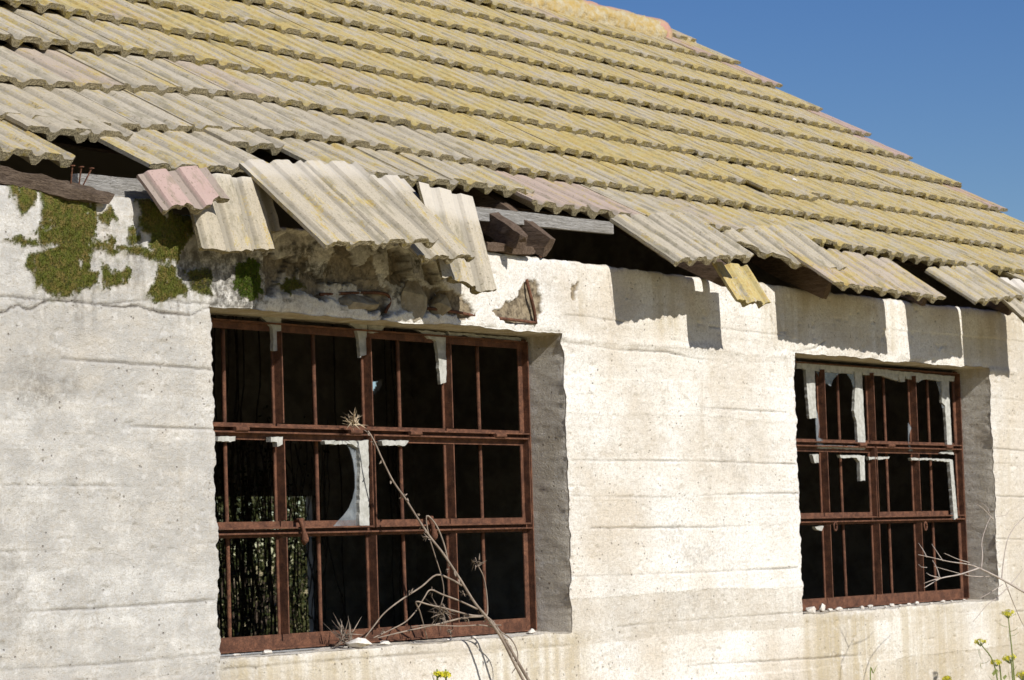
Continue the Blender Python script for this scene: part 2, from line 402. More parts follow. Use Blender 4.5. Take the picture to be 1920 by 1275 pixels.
STN = [poly(p) for p in [[(735,545),(770,528),(800,545),(806,580),(770,598),(738,585)], [(620,556),(690,548),(722,560),(715,580),(640,578)], [(800,560),(835,552),(842,585),(815,592)], [(520,500),(600,490),(612,530),(540,545)], [(640,480),(740,490),(745,530),(650,535)]]]
JOINTS = [[(0,590),(35,572),(60,582),(90,562),(150,566),(200,572),(260,576),(310,588),(350,592),(404,574)],
 [(0,556),(80,562),(190,570),(260,563),(404,570)],
 [(115,673),(250,682),(398,693)], [(242,799),(330,803),(403,805)], [(0,909),(200,911),(403,915)],
 [(0,1034),(180,1030),(300,1024),(403,1017)], [(0,1149),(150,1142),(280,1134),(403,1125)], [(0,1257),(200,1245),(403,1226)],
 [(1064,643),(1160,656),(1250,660),(1300,672),(1390,680),(1484,677)], [(1199,757),(1350,766),(1484,774)], [(1072,863),(1280,864),(1495,870)],
 [(1072,930),(1255,933),(1380,926),(1495,925)], [(1110,990),(1300,989),(1495,984)], [(1075,1081),(1290,1074),(1495,1065)],
 [(1160,1175),(1260,1165),(1505,1148)], [(1240,1251),(1400,1242),(1520,1235),(1700,1222)], [(1078,1190),(1085,1215),(1098,1240)],
 [(1855,745),(1920,752)], [(1860,840),(1920,846)], [(1865,930),(1920,932)], [(1870,1010),(1920,1012)], [(1875,1150),(1920,1146)],
 [(1140,505),(1148,560),(1152,600)], [(1465,650),(1490,660),(1530,652),(1548,640)], [(1445,590),(1452,612)], [(1075,540),(1074,562)],
 [(420,1255),(600,1240),(800,1225),(1070,1210)], [(1060,590),(1120,596),(1180,606)], [(1330,612),(1400,622),(1470,628)]]
JOINTS = [poly(j) for j in JOINTS]

rag = 0.020*fbm(X*22, Z*22, 3, 5)+0.012*fbm(X*75, Z*75, 2, 9); rag2 = 0.020*fbm(X*22+50, Z*22+9, 3, 6)+0.012*fbm(X*75, Z*75, 2, 10)
fx = (X > -1.4) & (X < 7) & (Z > -.55)
def region(polys, soft=0.006):
    out = np.zeros(X.shape)
    for p in polys:
        xs = [q[0] for q in p]; zs = [q[1] for q in p]
        s = (X > min(xs)-.08) & (X < max(xs)+.08) & (Z > min(zs)-.08) & (Z < max(zs)+.08)
        if s.any():
            d = polyd((X+rag)[s], (Z+rag2)[s], p); out[s] = np.maximum(out[s], sstep(-soft, soft, d))
    return out
moss = region(MOSS, 0.007)
halo = region(MOSS, 0.05); moss = np.maximum(moss, halo*sstep(.22, .34, fbm(X*34, Z*34, 3, 35)))
moss *= sstep(-0.75, -0.50, fbm(X*26, Z*26, 4, 31)+0.25*fbm(X*7, Z*7, 2, 77))
green = region([GREEN], 0.007)
bare = region([SPALL], 0.010); bare2 = region(SPALL2, 0.003); lip = region([LIP], 0.005); stn = region(STN, 0.012)
crack = np.zeros(X.shape); groove = np.zeros(X.shape); ledge = np.zeros(X.shape)
for i, j in enumerate(JOINTS):
    xs = [q[0] for q in j]; zs = [q[1] for q in j]
    s = (X > min(xs)-.05) & (X < max(xs)+.05) & (Z > min(zs)-.05) & (Z < max(zs)+.05)
    d = segd((X+0.25*rag)[s], (Z+(.35 if i in (0, 1, 16) else .13)*rag2)[s], j)
    amp = np.clip((0.85 if i < 3 else 0.52)+1.0*fbm(X[s]*2.2+i*3.1, Z[s]*5, 4, 40+i), 0, 1.0)
    crack[s] = np.maximum(crack[s], amp*np.exp(-(d/0.0030)**2)*(0.95 if i < 2 else 0.62))
    groove[s] = np.maximum(groove[s], amp*np.exp(-(d/0.0045)**2))
# each poured lift of the wall stands a little in or out
lev = np.array([-.42, -.245, -.055, .13, .325, .525, .70, .88, 1.03, 1.17, 1.35])
bi = np.searchsorted(lev, Z+0.012*fbm(X*1.2, Z*0, 2, 3)+0.003*fbm(X*20, Z*0, 2, 4))
off = (_hash(bi, (X > 1).astype(int)*3+(X > 5).astype(int), 5)-.5)*0.0035
D = off + 0.003*fbm(X*2, Z*2, 3, 1) + 0.0004*fbm(X*12, Z*26, 4, 2) + 0.0012*fbm(X*70, Z*90, 3, 3)
pits = sstep(.52, .72, fbm(X*24, Z*24, 2, 61)); D -= 0.005*pits
D -= 0.007*groove
D += 0.006*np.exp(-((Z-1.185)/.02)**2)*sstep(.0, .4, fbm(X*4, Z*2, 3, 8)+.3)*(X > A1)
chunk = fbm(X*11, Z*11, 4, 21); chunk2 = fbm(X*40, Z*40, 3, 22)
gq = np.random.default_rng(3); FP = np.stack([gq.uniform(.2, 2.0, 44), gq.uniform(1.2, 1.52, 44)], -1); FD = gq.uniform(-.014, .014, 44); FT = gq.normal(0, .16, (44, 2))
fs = bare > .01; facet = np.zeros(X.shape); crev = np.zeros(X.shape)
xx = (X+.9*rag)[fs]; zz_ = (Z+.9*rag2)[fs]
dd = np.hypot((xx[:, None]-FP[None, :, 0])*.75, zz_[:, None]-FP[None, :, 1]); o_ = np.argsort(dd, 1)[:, :2]; r_ = np.arange(len(xx)); i_ = o_[:, 0]
facet[fs] = FD[i_]+FT[i_, 0]*(xx-FP[i_, 0])+FT[i_, 1]*(zz_-FP[i_, 1]); crev[fs] = np.exp(-((dd[r_, o_[:, 1]]-dd[r_, i_])/.003)**2)
D -= bare*(0.034+facet+0.006*chunk+0.003*chunk2+.003*crev)*(1-0.85*lip)
crack = np.maximum(crack, .55*crev*bare*(1-lip))
D -= bare2*(0.011+0.006*chunk2)
D += moss*(0.004+0.006*fbm(X*70, Z*70, 2, 23))
# worn arrises round the openings
def rectd(x0, x1, z0, z1):                        # distance to the rectangle's outline from outside
    return np.hypot(np.maximum(np.maximum(x0-X, X-x1), 0), np.maximum(np.maximum(z0-Z, Z-z1), 0))
JX = np.zeros(X.shape); JZ = np.zeros(X.shape)
for n, (x0, x1) in enumerate((W1, W2)):
    r = rectd(x0, x1, 0, ZT); fall = np.exp(-r/0.018)
    D -= 0.010*np.exp(-r/0.010)*np.clip(.6+fbm(X*18, Z*18, 3, 70+n), 0, 1.6)
    nL = fbm(Z*16, Z*0+n, 4, 81)+.5*fbm(Z*60, Z*0+n, 2, 82); nR = fbm(Z*13, Z*0+n+7, 4, 83)
    nT = fbm(X*7, X*0+n, 4, 84); nB = fbm(X*7, X*0+n+9, 3, 85)
    L = (X <= x0) & (Z >= 0) & (Z <= ZT); Rr = (X >= x1) & (Z >= 0) & (Z <= ZT)
    JX += np.where(X < (x0+x1)/2, 1, 0)*fall*0.014*nL*(Z < ZT+.05)*(X > x0-.2)
    JX += np.where(X >= (x0+x1)/2, 1, 0)*fall*0.010*nR*(X < x1+.2)*(X > x0)
    JZ += np.where(Z > ZT/2, 1, 0)*fall*0.011*nT*(X > x0-.03)*(X < x1+.03)
    JZ += np.where(Z < .05, 1, 0)*fall*0.007*nB*(X > x0-.03)*(X < x1+.03)
topf = np.exp(-(ZTOP-Z)/.03)
JZ += topf*(0.008*fbm(X*2, X*0, 3, 90)+0.006*fbm(X*22, X*0, 3, 91)+np.where(X < -.2, .035, 0)*1.0)
D -= 0.010*np.exp(-(ZTOP-Z)/.015)
D *= fx
grime = sstep(-.15, .5, fbm(X*1.6, Z*2.0, 4, 101)+0.9*np.exp(-((X+.75)/.75)**2)-.10)*sstep(.4, -.3, X) + .25*sstep(.1, .6, fbm(X*2, Z*2, 4, 102))
damp_shade = np.zeros(X.shape)
for (x0, x1) in (W1, W2):
    damp_shade = np.maximum(damp_shade, sstep(x0-.06, x0+.05, X)*sstep(x1+.25, x1-.05, X)*sstep(.02, -.02, Z)*sstep(-.25, .35, fbm(X*1.7, Z*.8, 3, 111)+.25)*.75)
damp_shade = np.maximum(damp_shade, .9*sstep(W2[0], W2[0]+.15, X)*sstep(W2[1]-.2, W2[0]+.9, X)*sstep(0, -.03, Z)*sstep(-.3, .4, fbm(X*2.2, Z*1.5, 3, 113)))
damp_shade = np.maximum(damp_shade, .6*sstep(6.15, 6.4, X)*sstep(-.3, .4, fbm(X*3, Z*1.5, 4, 114)))
damp_shade = np.maximum(damp_shade, sstep(1.18, 1.30, Z)*(X > 2.3)*.75*sstep(-.1, .5, fbm(X*2, Z*3, 3, 112)))  # stained wall head, browned further to paint in the shade below the eaves
soot = np.maximum(.85*bare*sstep(-.15, .35, fbm(X*9, Z*14, 4, 171)), .3*bare)
soot = np.maximum(soot, region([poly([(395,455),(500,470),(505,540),(480,585),(398,585),(398,560),(330,520),(340,470)])], .02)*.8)
soot = np.maximum(soot, .8*lip*sstep(.05, .3, fbm(X*12, Z*25, 3, 131))*(Z > 1.225))
board = _hash(bi, np.floor(X*.55+bi*.37).astype(int)*0+(X > 1).astype(int)+(X > 5).astype(int), 77)**1.4*fx
mst = np.zeros(X.shape); kz = moss > .5                            # dark runs below the moss
for sh in range(2, 46): mst[:, :-sh] = np.maximum(mst[:, :-sh], kz[:, sh:]*(1-sh/46))
mst *= sstep(.05, .5, fbm(X*40, Z*3, 3, 301))*(1-moss)
soot = np.maximum(soot, .55*mst)
for bx, bz, br, bs in ((-.82, .83, .22, .5), (-.90, .30, .25, .35), (-.45, .48, .16, .25), (3.1, .25, .35, .22), (3.5, .75, .3, .18)):
    soot = np.maximum(soot, bs*np.exp(-((X-bx)**2+((Z-bz)*1.3)**2)/br**2)*sstep(-.15, .45, fbm(X*7, Z*10, 5, 181))*(1-moss))
attr = dict(board=board, moss=np.clip(moss, 0, 1), crack=np.clip(crack, 0, 1), bare=np.clip(np.maximum(bare*(1-.85*lip)*(.50+.38*np.sign(facet)), bare2), 0, 1), grime=np.clip(grime+.30*sstep(.5, -.2, X), 0, 1)*.85, damp_shade=np.clip(damp_shade, 0, 1), soot=np.clip(soot, 0, 1))
PX = X+JX; PZ = Z+JZ; PY = -D
V = np.stack([PX, PY, PZ], -1).reshape(-1, 3)
idx = np.arange(NX*NZ).reshape(NX, NZ)
keep = np.ones((NX-1, NZ-1), bool)
cx = (GX[:-1]+GX[1:])/2; cz = (GZ[:-1]+GZ[1:])/2
for (x0, x1) in (W1, W2):
    keep &= ~(((cx > x0) & (cx < x1))[:, None] & ((cz > 0) & (cz < ZT))[None, :])
q = np.stack([idx[:-1, :-1], idx[1:, :-1], idx[1:, 1:], idx[:-1, 1:]], -1)
F = [q[keep]]
def loop_ids(x0, x1):
    i0 = np.argmin(abs(GX-x0)); i1 = np.argmin(abs(GX-x1)); k0 = np.argmin(abs(GZ)); k1 = np.argmin(abs(GZ-ZT))
    return np.concatenate([idx[i0:i1, k0], idx[i1, k0:k1], idx[i1:i0:-1, k1], idx[i0, k1:k0:-1]])
extraV = []; base = len(V); src = []
WD = 0.215
YL = np.array([.006, .014, .026, .045, .07, .10, .13, .16, .185, WD])
for n, (x0, x1) in enumerate((W1, W2)):
    ids = loop_ids(x0, x1); B0 = np.stack([X.ravel()[ids], np.zeros(len(ids)), Z.ravel()[ids]], -1); P0 = V[ids]
    prev = ids; m = len(ids); cxm, czm = (x0+x1)/2, ZT/2
    arc = np.cumsum(np.hypot(*np.diff(np.vstack([B0, B0[:1]])[:, [0, 2]], axis=0).T))
    nx = np.where(abs(B0[:, 0]-x0) < 1e-6, -1, np.where(abs(B0[:, 0]-x1) < 1e-6, 1, 0)); nz = np.where(abs(B0[:, 2]) < 1e-6, -1, np.where(abs(B0[:, 2]-ZT) < 1e-6, 1, 0))
    for y in YL:
        f = math.exp(-y/.03)
        rough = 0.0010*fbm(arc*9, arc*0+y*9, 4, 140+n)+0.0018*fbm(arc*40, arc*0+y*60, 2, 150+n)
        Pn = B0+(P0-B0)*f; Pn[:, 1] = y+P0[:, 1]*f; Pn[:, 0] += nx*rough; Pn[:, 2] += nz*rough
        if y > .12: Pn[:, 2] += np.where(nz < 0, .004, 0)
        ni = np.arange(m)+base+sum(len(e) for e in extraV); extraV.append(Pn); src.append(ids)
        F.append(np.stack([prev, ni, np.roll(ni, -1), np.roll(prev, -1)], -1)); prev = ni
# the wall's top and inner face
ids = idx[:, -1]; prev = ids
for y in (.02, .06, .12, .2, WD):
    Pn = V[ids].copy(); Pn[:, 1] = y; Pn[:, 2] += 0.008*fbm(GX*9, GX*0+y*20, 3, 160)+.004
    ni = np.arange(len(ids))+base+sum(len(e) for e in extraV); extraV.append(Pn); src.append(ids)
    F.append(np.stack([prev, prev*0, ni, prev], -1)[:0]); F.append(np.stack([prev[:-1], prev[1:], ni[1:], ni[:-1]], -1)); prev = ni
V2 = np.vstack([V]+extraV); srcs = np.concatenate(src)
loopmask = np.zeros(len(V2), bool); loopmask[base:] = True
at2 = {}
for k, v in attr.items():
    f = v.ravel(); e = f[srcs].copy()
    if k in ('moss', 'crack', 'bare', 'soot'): e *= np.exp(-V2[base:, 1]/.02)
    if k == 'grime': e = .10+0*e
    if k == 'board': e = .55+0*e
    if k == 'damp_shade': e = np.clip(np.where(V2[base:, 2] > ZT-.05, .90, .26), 0, 1)  # reveals browned, soffit most: shade and ground bounce put into the colour
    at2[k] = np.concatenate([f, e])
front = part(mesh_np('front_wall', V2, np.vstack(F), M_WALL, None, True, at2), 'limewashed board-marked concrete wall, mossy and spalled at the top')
# inner face of the front wall, around the openings
mb = MB()
for a, b, c, d in ((XL, W1[0], GROUND, ZTOP), (W1[1], W2[0], GROUND, ZTOP), (W2[1], XR, GROUND, ZTOP), (W1[0], W1[1], GROUND, 0), (W1[0], W1[1], ZT, ZTOP), (W2[0], W2[1], GROUND, 0), (W2[0], W2[1], ZT, ZTOP)):
    mb.add([(a, WD, c), (b, WD, c), (b, WD, d), (a, WD, d)], [(0, 1, 2, 3)])
mb.build('inner_plaster', M_INNER, front)

# moss as tufts standing on the wall
sel = np.argwhere((moss > .45))
def tufts(name, cells, n, mat, ln):
    ii = cells[RNG.integers(0, len(cells), n)]; t = np.array([]); VV = []; FF = []
    jx = RNG.uniform(-.5, .5, (n, 2))*[ST, STZ]
    p = np.stack([PX[ii[:, 0], ii[:, 1]]+jx[:, 0], PY[ii[:, 0], ii[:, 1]]+.001, PZ[ii[:, 0], ii[:, 1]]+jx[:, 1]], -1)
    ang = RNG.uniform(0, 2*np.pi, n); wv = RNG.uniform(.0018, .0036, n)[:, None]
    side = np.stack([np.cos(ang), np.zeros(n), np.sin(ang)], -1)*wv
    tip = p+np.stack([RNG.normal(0, .35, n), -RNG.uniform(.5, 1, n), RNG.normal(.15, .4, n)], -1)*ln*RNG.uniform(.5, 1.2, n)[:, None]
    V = np.stack([p-side, p+side, tip], 1).reshape(-1, 3)
    return mesh_np(name, V, np.arange(3*n).reshape(-1, 3), mat, front)
gm = green[sel[:, 0], sel[:, 1]] > .3
tag(tufts('moss', sel[~gm], 34000, M_MOSS, .0040), 'olive green and brown moss creeping over the wall', kind='stuff')
tag(tufts('moss', sel[gm], 7000, M_GREENMOSS, .005), 'bright green cushion of moss', kind='stuff')

# rebar laid bare above the wide window
mb = MB(); rebar = lambda pts, r=.006: MB().tube(smooth_path([at(px, py, y) for px, py, y in pts], 6), r, 7).build('reinforcing_bar', M_RUST, front, True)
rebar([(600,552,.028),(680,549,.03),(722,551,.03),(731,566,.025),(722,586,.02)])
rebar([(800,578,.02),(845,583,-.004),(870,588,-.004),(890,592,.006)])
rebar([(935,597,.006),(965,600,-.010),(1003,605,-.006)])
rebar([(987,524,-.002),(994,552,-.012),(1001,580,-.012),(1005,607,-.006)], .007)
bm_ = MB(); p = at(1013, 488, .06); bm_.tube([p-[0, 0, .05], p+[0, 0, .055]], .007, 8); bm_.tube([p+[0, 0, .055], p+[0, 0, .068]], .014, 6)
bm_.build('anchor_bolt', M_RUST, front)
# angular stones in the broken lintel
def rock(c, r, mat, name, parent=None, n=26, flat=1.0, seed=0):
    import bmesh
    g = np.random.default_rng(seed); bm = bmesh.new()
    for k in range(n):
        v = g.normal(size=3); v /= np.linalg.norm(v); v *= np.array(r)*g.uniform(.8, 1.08); bm.verts.new(v)
    res = bmesh.ops.convex_hull(bm, input=bm.verts)
    bmesh.ops.delete(bm, geom=[e for e in res['geom_interior'] if isinstance(e, bmesh.types.BMVert)], context='VERTS')
    bmesh.ops.subdivide_edges(bm, edges=bm.edges[:], cuts=2, use_grid_fill=True)
    for v in bm.verts:
        s = Vector(v.co)*9/max(r)*.1
        v.co *= 1+0.05*float(fbm(np.array([v.co.x*60+seed]), np.array([v.co.z*60+v.co.y*40]), 3, seed)[0])
        v.co += Vector(c)
    me = bpy.data.meshes.new(name); bm.to_mesh(me); bm.free(); me.materials.append(mat)
    o = bpy.data.objects.new(name, me); COL.objects.link(o)
    if parent is not None: o.parent = parent
    return o
for k, (px, py, rx, rz, y) in enumerate([(771,564,.085,.095,.030),(668,569,.13,.040,.028),(822,574,.05,.05,.02)]):
    rock(at(px, py, y), (rx, .05, rz), M_RUBBLE, 'lintel_stone', front, seed=k+3)

# ------------------------------------------------------------------ the other walls, the floor
def holed_wall(plane, rect, holes, name, th, coord):
    """wall in the plane (x or y = coord) as cells around rectangular or ragged holes"""
    (a0, a1), (b0, b1) = rect; st = .016
    A = np.arange(a0, a1+st, st); Bz = np.arange(b0, b1+st, st); AA, BB = np.meshgrid(A, Bz, indexing='ij')
    c0 = (AA[:-1, :-1]+AA[1:, 1:])/2; c1 = (BB[:-1, :-1]+BB[1:, 1:])/2; k = np.ones(c0.shape, bool)
    for h in holes: k &= ~inpoly(c0, c1, h)
    i = np.arange(AA.size).reshape(AA.shape); q = np.stack([i[:-1, :-1], i[1:, :-1], i[1:, 1:], i[:-1, 1:]], -1)[k]
    d = .008*fbm(AA*2.5, BB*5, 4, 201)+.004*fbm(AA*.4, BB*22, 2, 202)
    lay = []
    for s in (0, th):
        c = coord+s+d
        lay.append(np.stack([c, AA, BB] if plane == 'x' else [AA, c, BB], -1).reshape(-1, 3))
    n = AA.size; F = [q[:, ::-1], q+n]
    # rims
    e = {}
    for f in q:
        for u, v in zip(f, np.roll(f, -1)):
            if (v, u) in e: del e[(v, u)]
            else: e[(u, v)] = 1
    F.append(np.array([(u, v, v+n, u+n) for u, v in e]))
    return part(mesh_np(name, np.vstack(lay), np.vstack(F), M_INNER))
o0 = at(408, 932, YB); o1 = at(590, 1210, YB)
door = [(o0[0]-.18, GROUND+.02), (o1[0], GROUND+.02), (o1[0], o0[2]), (o0[0]-.18, o0[2])]
gh = [[(at(px, py, YB)[0], at(px, py, YB)[2]) for px, py in pts] for pts in
      ([(688,724),(697,712),(708,714),(721,710),(716,722),(709,733),(701,741),(690,736)], [(752,632),(758,635),(766,638),(774,641),(768,643),(757,639)])]
holed_wall('y', ((XL, XR), (GROUND, 2.3)), [door]+gh, 'back_wall', .05, YB)
RIDGE_S = 11.25*GAUGE; RID = np.array([0, RY0, RZ0])+SLOPE*RIDGE_S
def gable(name, x, th, holes):
    st = .02
    (a0, a1), (b0, b1) = (.0, YB+.2), (GROUND, RID[2])
    A = np.arange(a0, a1+st, st); Bz = np.arange(b0, b1+st, st); AA, BB = np.meshgrid(A, Bz, indexing='ij')
    c0 = (AA[:-1, :-1]+AA[1:, 1:])/2; c1 = (BB[:-1, :-1]+BB[1:, 1:])/2
    k = (c1 < RZ0-.06+(c0-RY0)*math.tan(PITCH)) & (c1 < RID[2]-.06-(c0-RID[1])*math.tan(PITCH))
    for h in holes: k &= ~inpoly(c0, c1, h)
    i = np.arange(AA.size).reshape(AA.shape); q = np.stack([i[:-1, :-1], i[1:, :-1], i[1:, 1:], i[:-1, 1:]], -1)[k]
    V = np.vstack([np.stack([AA*0+x+s, AA, BB], -1).reshape(-1, 3) for s in (0, th)])
    return part(mesh_np(name, V, np.vstack([q[:, ::-1], q+AA.size]), M_INNER))
gable('gable_wall', XR, .04, []); gable('gable_wall', XL, .14, [])
fl = mesh_np('earth_floor', [(XL, 0, GROUND+.03), (XR, 0, GROUND+.03), (XR, YB, GROUND+.03), (XL, YB, GROUND+.03)], [(0, 1, 2, 3)], M_FLOOR)
part(fl)

# ------------------------------------------------------------------ roof tiles
def profile(u):
    """height of the tile's surface across its width, two flat-topped rolls to a tile"""
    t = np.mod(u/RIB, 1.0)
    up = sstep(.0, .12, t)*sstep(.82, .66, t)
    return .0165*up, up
class Tiles:
    def __init__(s): s.V = []; s.F = []; s.A = {k: [] for k in ('edge', 'lich', 'pink', 'tilernd', 'pale', 'crown')}; s.rc = []; s.n = 0
    def tile(s, origin, ux, dn, nm, u0, u1, ln, th=.028, lich=.5, pink=0., rnd=.5, rcoff=(0, 0), seed=0, nu=None, nv=10, endfn=None, jag=.007, slope_h=True, pale=None, side_jag=.0, left_end=None):
        """a tile: origin is the middle of its front lip's underside; u across, v up the slope from the lip"""
        nu = nu or max(6, int(round((u1-u0)/RIB*13)))
        u = np.linspace(u0, u1, nu+1); lip = jag*fbm(u*45+seed*3.7, u*0+seed, 3, seed % 97)+.4*jag*fbm(u*170, u*0+seed, 2, 5+seed % 91)
        if endfn is not None: lip = lip+endfn((u-u0)/(u1-u0))
        t = np.linspace(0, 1, nv+1)**1.35
        U = np.repeat(u[:, None], nv+1, 1); Vv = lip[:, None]+(ln-lip[:, None])*t[None, :]
        sj = side_jag*fbm(Vv*30, Vv*0+seed, 3, 15+seed % 80)
        edgeu = np.zeros(nu+1); edgeu[0] = 1; edgeu[-1] = 1
        U = U+sj*edgeu[:, None]
        h, cr = profile(U)
        htop = h+th+((th+.003)*(1-Vv/GAUGE)-th if slope_h else 0)
        bulge = .0045*(1-cr)*np.exp(-(Vv-lip[:, None])/.02)
        lap = .5*th*np.exp(-np.minimum(U-u0, u1-U)/.012)
        hbot = htop-th-bulge+lap+.22*h*np.exp(-(Vv-lip[:, None])/.05)
        rn = .0016*fbm(U*60, Vv*60, 2, seed % 71)
        def P(hh, du=0): return (origin+U[..., None]*ux-Vv[..., None]*dn+(hh+rn)[..., None]*nm)
        T = P(htop); B = P(hbot)
        i = np.arange(T.shape[0]*T.shape[1]).reshape(T.shape[:2])
        def grid(ii, flip):
            q = np.stack([ii[:-1, :-1], ii[1:, :-1], ii[1:, 1:], ii[:-1, 1:]], -1).reshape(-1, 4)
            return q[:, ::-1] if flip else q
        n = i.size
        blocks = [(T, grid(i, False), 0.), (B, grid(i, True), .75)]
        def rim(a, b, k=3):
            ts = np.linspace(0, 1, k+1); m = len(a); jj = []
            G = np.stack([a+(b-a)*q for q in ts], 1)
            if k > 1:
                rr = .0035*fbm(np.arange(m)[:, None]*.9+seed+0*ts[None], ts[None]*4+0*np.arange(m)[:, None], 2, 33)
                G[:, 1:-1] += (rr[:, 1:-1, None]*(-1))*(-dn)[None, None]
            ii = np.arange(m*(k+1)).reshape(m, k+1)
            return G, grid(ii, False)
        for a, b, ed in ((T[:, 0], B[:, 0], 1.), (T[::-1, -1], B[::-1, -1], .8), (T[0, ::-1], B[0, ::-1], .25 if side_jag == 0 else 1.), (T[-1], B[-1], .25 if side_jag == 0 else 1.)):
            G, q = rim(a, b); blocks.append((G, q[:, ::-1], ed))
        vv = [Vv, Vv]
        for bi_, (G, q, ed) in enumerate(blocks):
            g = G.reshape(-1, 3); k = len(g); s.V.append(g); s.F.append(q+s.n); s.n += k
            ee = np.full(k, ed)
            s.A['edge'].append(ee); s.A['lich'].append(np.full(k, lich)); s.A['pink'].append(np.full(k, pink)); s.A['tilernd'].append(np.full(k, rnd))
            s.A['pale'].append((pale(Vv) if (pale is not None and bi_ == 0) else np.zeros(G.shape[:2])).ravel())
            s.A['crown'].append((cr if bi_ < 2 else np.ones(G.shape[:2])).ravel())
            if bi_ < 2: r_ = np.stack([U+rcoff[0], Vv+rcoff[1], U*0+seed*.37], -1).reshape(-1, 3)
            else: r_ = np.stack([g[:, 0], g[:, 2], g[:, 1]], -1)
            s.rc.append(r_)
    def build(s, name, parent=None):
        at_ = {k: np.concatenate(v) for k, v in s.A.items()}; at_['rc'] = np.vstack(s.rc)
        return mesh_np(name, np.vstack(s.V), np.vstack(s.F), M_TILE, parent, False, at_)

UX = np.array([1., 0, 0]); TW = 2*RIB
O0 = np.array([0, RY0, RZ0])
def lichen(k, x): return float(np.clip((k-3.0)*.28+(x-.9)*.32+.30, .20, .85))
T = Tiles(); g = np.random.default_rng(5)
def sag(x, k):                                   # the roof has sunk at its left end
    return -float(np.interp(x, [-3, -1.1, -.6, -.2, .1, .45, .8, 1.1], [.10, .10, .098, .085, .063, .035, .013, 0]))*float(np.interp(k, [3, 4, 5, 6], [1, .72, .2, 0]))
XGAP = on_roof(925, 350)[0]                      # left of here the second course sits higher
xs_right = XV
def right_end(k): return XV+[.0, .0, .02, .0, .03, .05, .0, .02, -.02, .02, .03, .0][k]
COURSE = {}
for k in range(1, 12):
    xe = right_end(k); n = int((xe-XL+.5)/TW)+1
    for j in range(n):
        x1 = xe-j*TW; x0 = x1-TW-.006
        c = (x0+x1)/2
        if k == 1 and c < XGAP+.05: continue
        px, pz = g.normal(0, .002), g.normal(0, .0012)
        dv = .010*float(fbm(np.array([c*.9]), np.array([k*1.7]), 2, 7)[0])+g.normal(0, .005)
        hh = .010*float(fbm(np.array([c*.7]), np.array([k*2.3]), 2, 8)[0])
        if k == 3 and 5.0 < c < 5.45: dv -= 0.10; hh += .012            # one tile of this course has slid
        pink = 0.
        if j == 0: pink = .95*(k in (2, 4, 6, 7, 9)) if k < 11 else .3
        elif g.random() < .05: pink = g.uniform(.15, .5)
        if k == 10 and j == 1: pink = .9
        if k == 1 and on_roof(930, 360)[0]-.0 < c < on_roof(1130, 390)[0]: pink = .62
        lc = lichen(k, c)*(1-.6*pink)
        ln = GAUGE+.075 if k < 11 else GAUGE*.62
        ef = None
        if g.random() < .13:                     # a chipped lip
            cc, cw, cdp = g.uniform(0, 1), g.uniform(.06, .16), g.uniform(.012, .035)
            ef = (lambda f, a=cc, b=cw, d_=cdp: d_*np.clip(1-np.abs(f-a)/b, 0, 1)**.6)
        o = O0+SLOPE*(k*GAUGE+dv)+NORM*(hh+pz+sag(x0, k)-x0*(sag(x1, k)-sag(x0, k))/(x1-x0))+UX*px
        T.tile(o, UX+NORM*(sag(x1, k)-sag(x0, k))/(x1-x0), -SLOPE, NORM, x0, x1, ln, lich=lc+g.normal(0, .07), pink=pink, rnd=g.random(), rcoff=(0, k*GAUGE), seed=int(k*57+j), nv=9, endfn=ef)
# lowest course right of the loose tiles
x6 = at(1990, 611, -.33)[0]; n6 = int((XV-x6)/TW)
for j in range(n6):
    x1 = XV-j*TW; o = O0+SLOPE*g.normal(0, .006)+NORM*g.normal(0, .001)
    T.tile(o, UX, -SLOPE, NORM, x1-TW-.006, x1, GAUGE+.07, lich=.6, rnd=g.random(), seed=1500+j, nv=9)
# second course, left part: broken row with gaps
def row(xa, n, k, dv, **kw):
    for j in range(n):
        o = O0+SLOPE*(k*GAUGE+(dv if not callable(dv) else dv(xa+j*TW))+g.normal(0, .003))+NORM*(.004+g.normal(0, .001)+sag(xa+j*TW, k)-j*(sag(xa+(j+1)*TW, k)-sag(xa+j*TW, k)))+UX*(xa-.01)
        T.tile(o, UX+NORM*(sag(xa+(j+1)*TW, k)-sag(xa+j*TW, k))/TW, -SLOPE, NORM, j*TW+.01, (j+1)*TW+.016, kw.get('ln', GAUGE+.06), lich=kw.get('lich', -.12)+.06*j, rnd=g.random(), rcoff=(0, k*GAUGE), seed=900+int(xa*10)+j, nv=10, jag=.008, endfn=kw.get('endfn'), pale=kw.get('pale'))
xa = on_roof(118, 312, -.098)[0]; row(xa-5*TW, 5, 1, .0, lich=.3)
xb = on_roof(262, 328, -.09)[0]; xb1 = on_roof(463, 318, -.05)[0]
o = O0+SLOPE*(GAUGE+.0)+NORM*(.004+sag(xb, 1))+UX*(xb-.01)
T.tile(o, UX+NORM*((sag(xb1, 1)-sag(xb, 1))/(xb1-xb)), -SLOPE, NORM, .01, xb1-xb+.01, GAUGE+.06, lich=.4, rnd=.3, rcoff=(0, GAUGE), seed=777, nv=10, jag=.008)
xc = on_roof(588, 333, -.02)[0]; nC = int(round((XGAP-xc)/TW)); row(xc, nC, 1, lambda x: float(np.interp(x, [.5, 1.1, 1.6], [.0, .03, .075])), lich=.35)
row(xa, 1, 1, .235, ln=.21); row(xb-TW*.5, 1, 1, .255, ln=.19); row(xb1-.02, 1, 1, .22, ln=.23)
print('C tiles', nC, 'B width tiles', (xb1-xb)/TW, 'gap', (xb-xa)/TW, (xc-xb1)/TW)
roof = part(T.build('roof'), 'rows of ribbed concrete tiles blotched with yellow lichen')
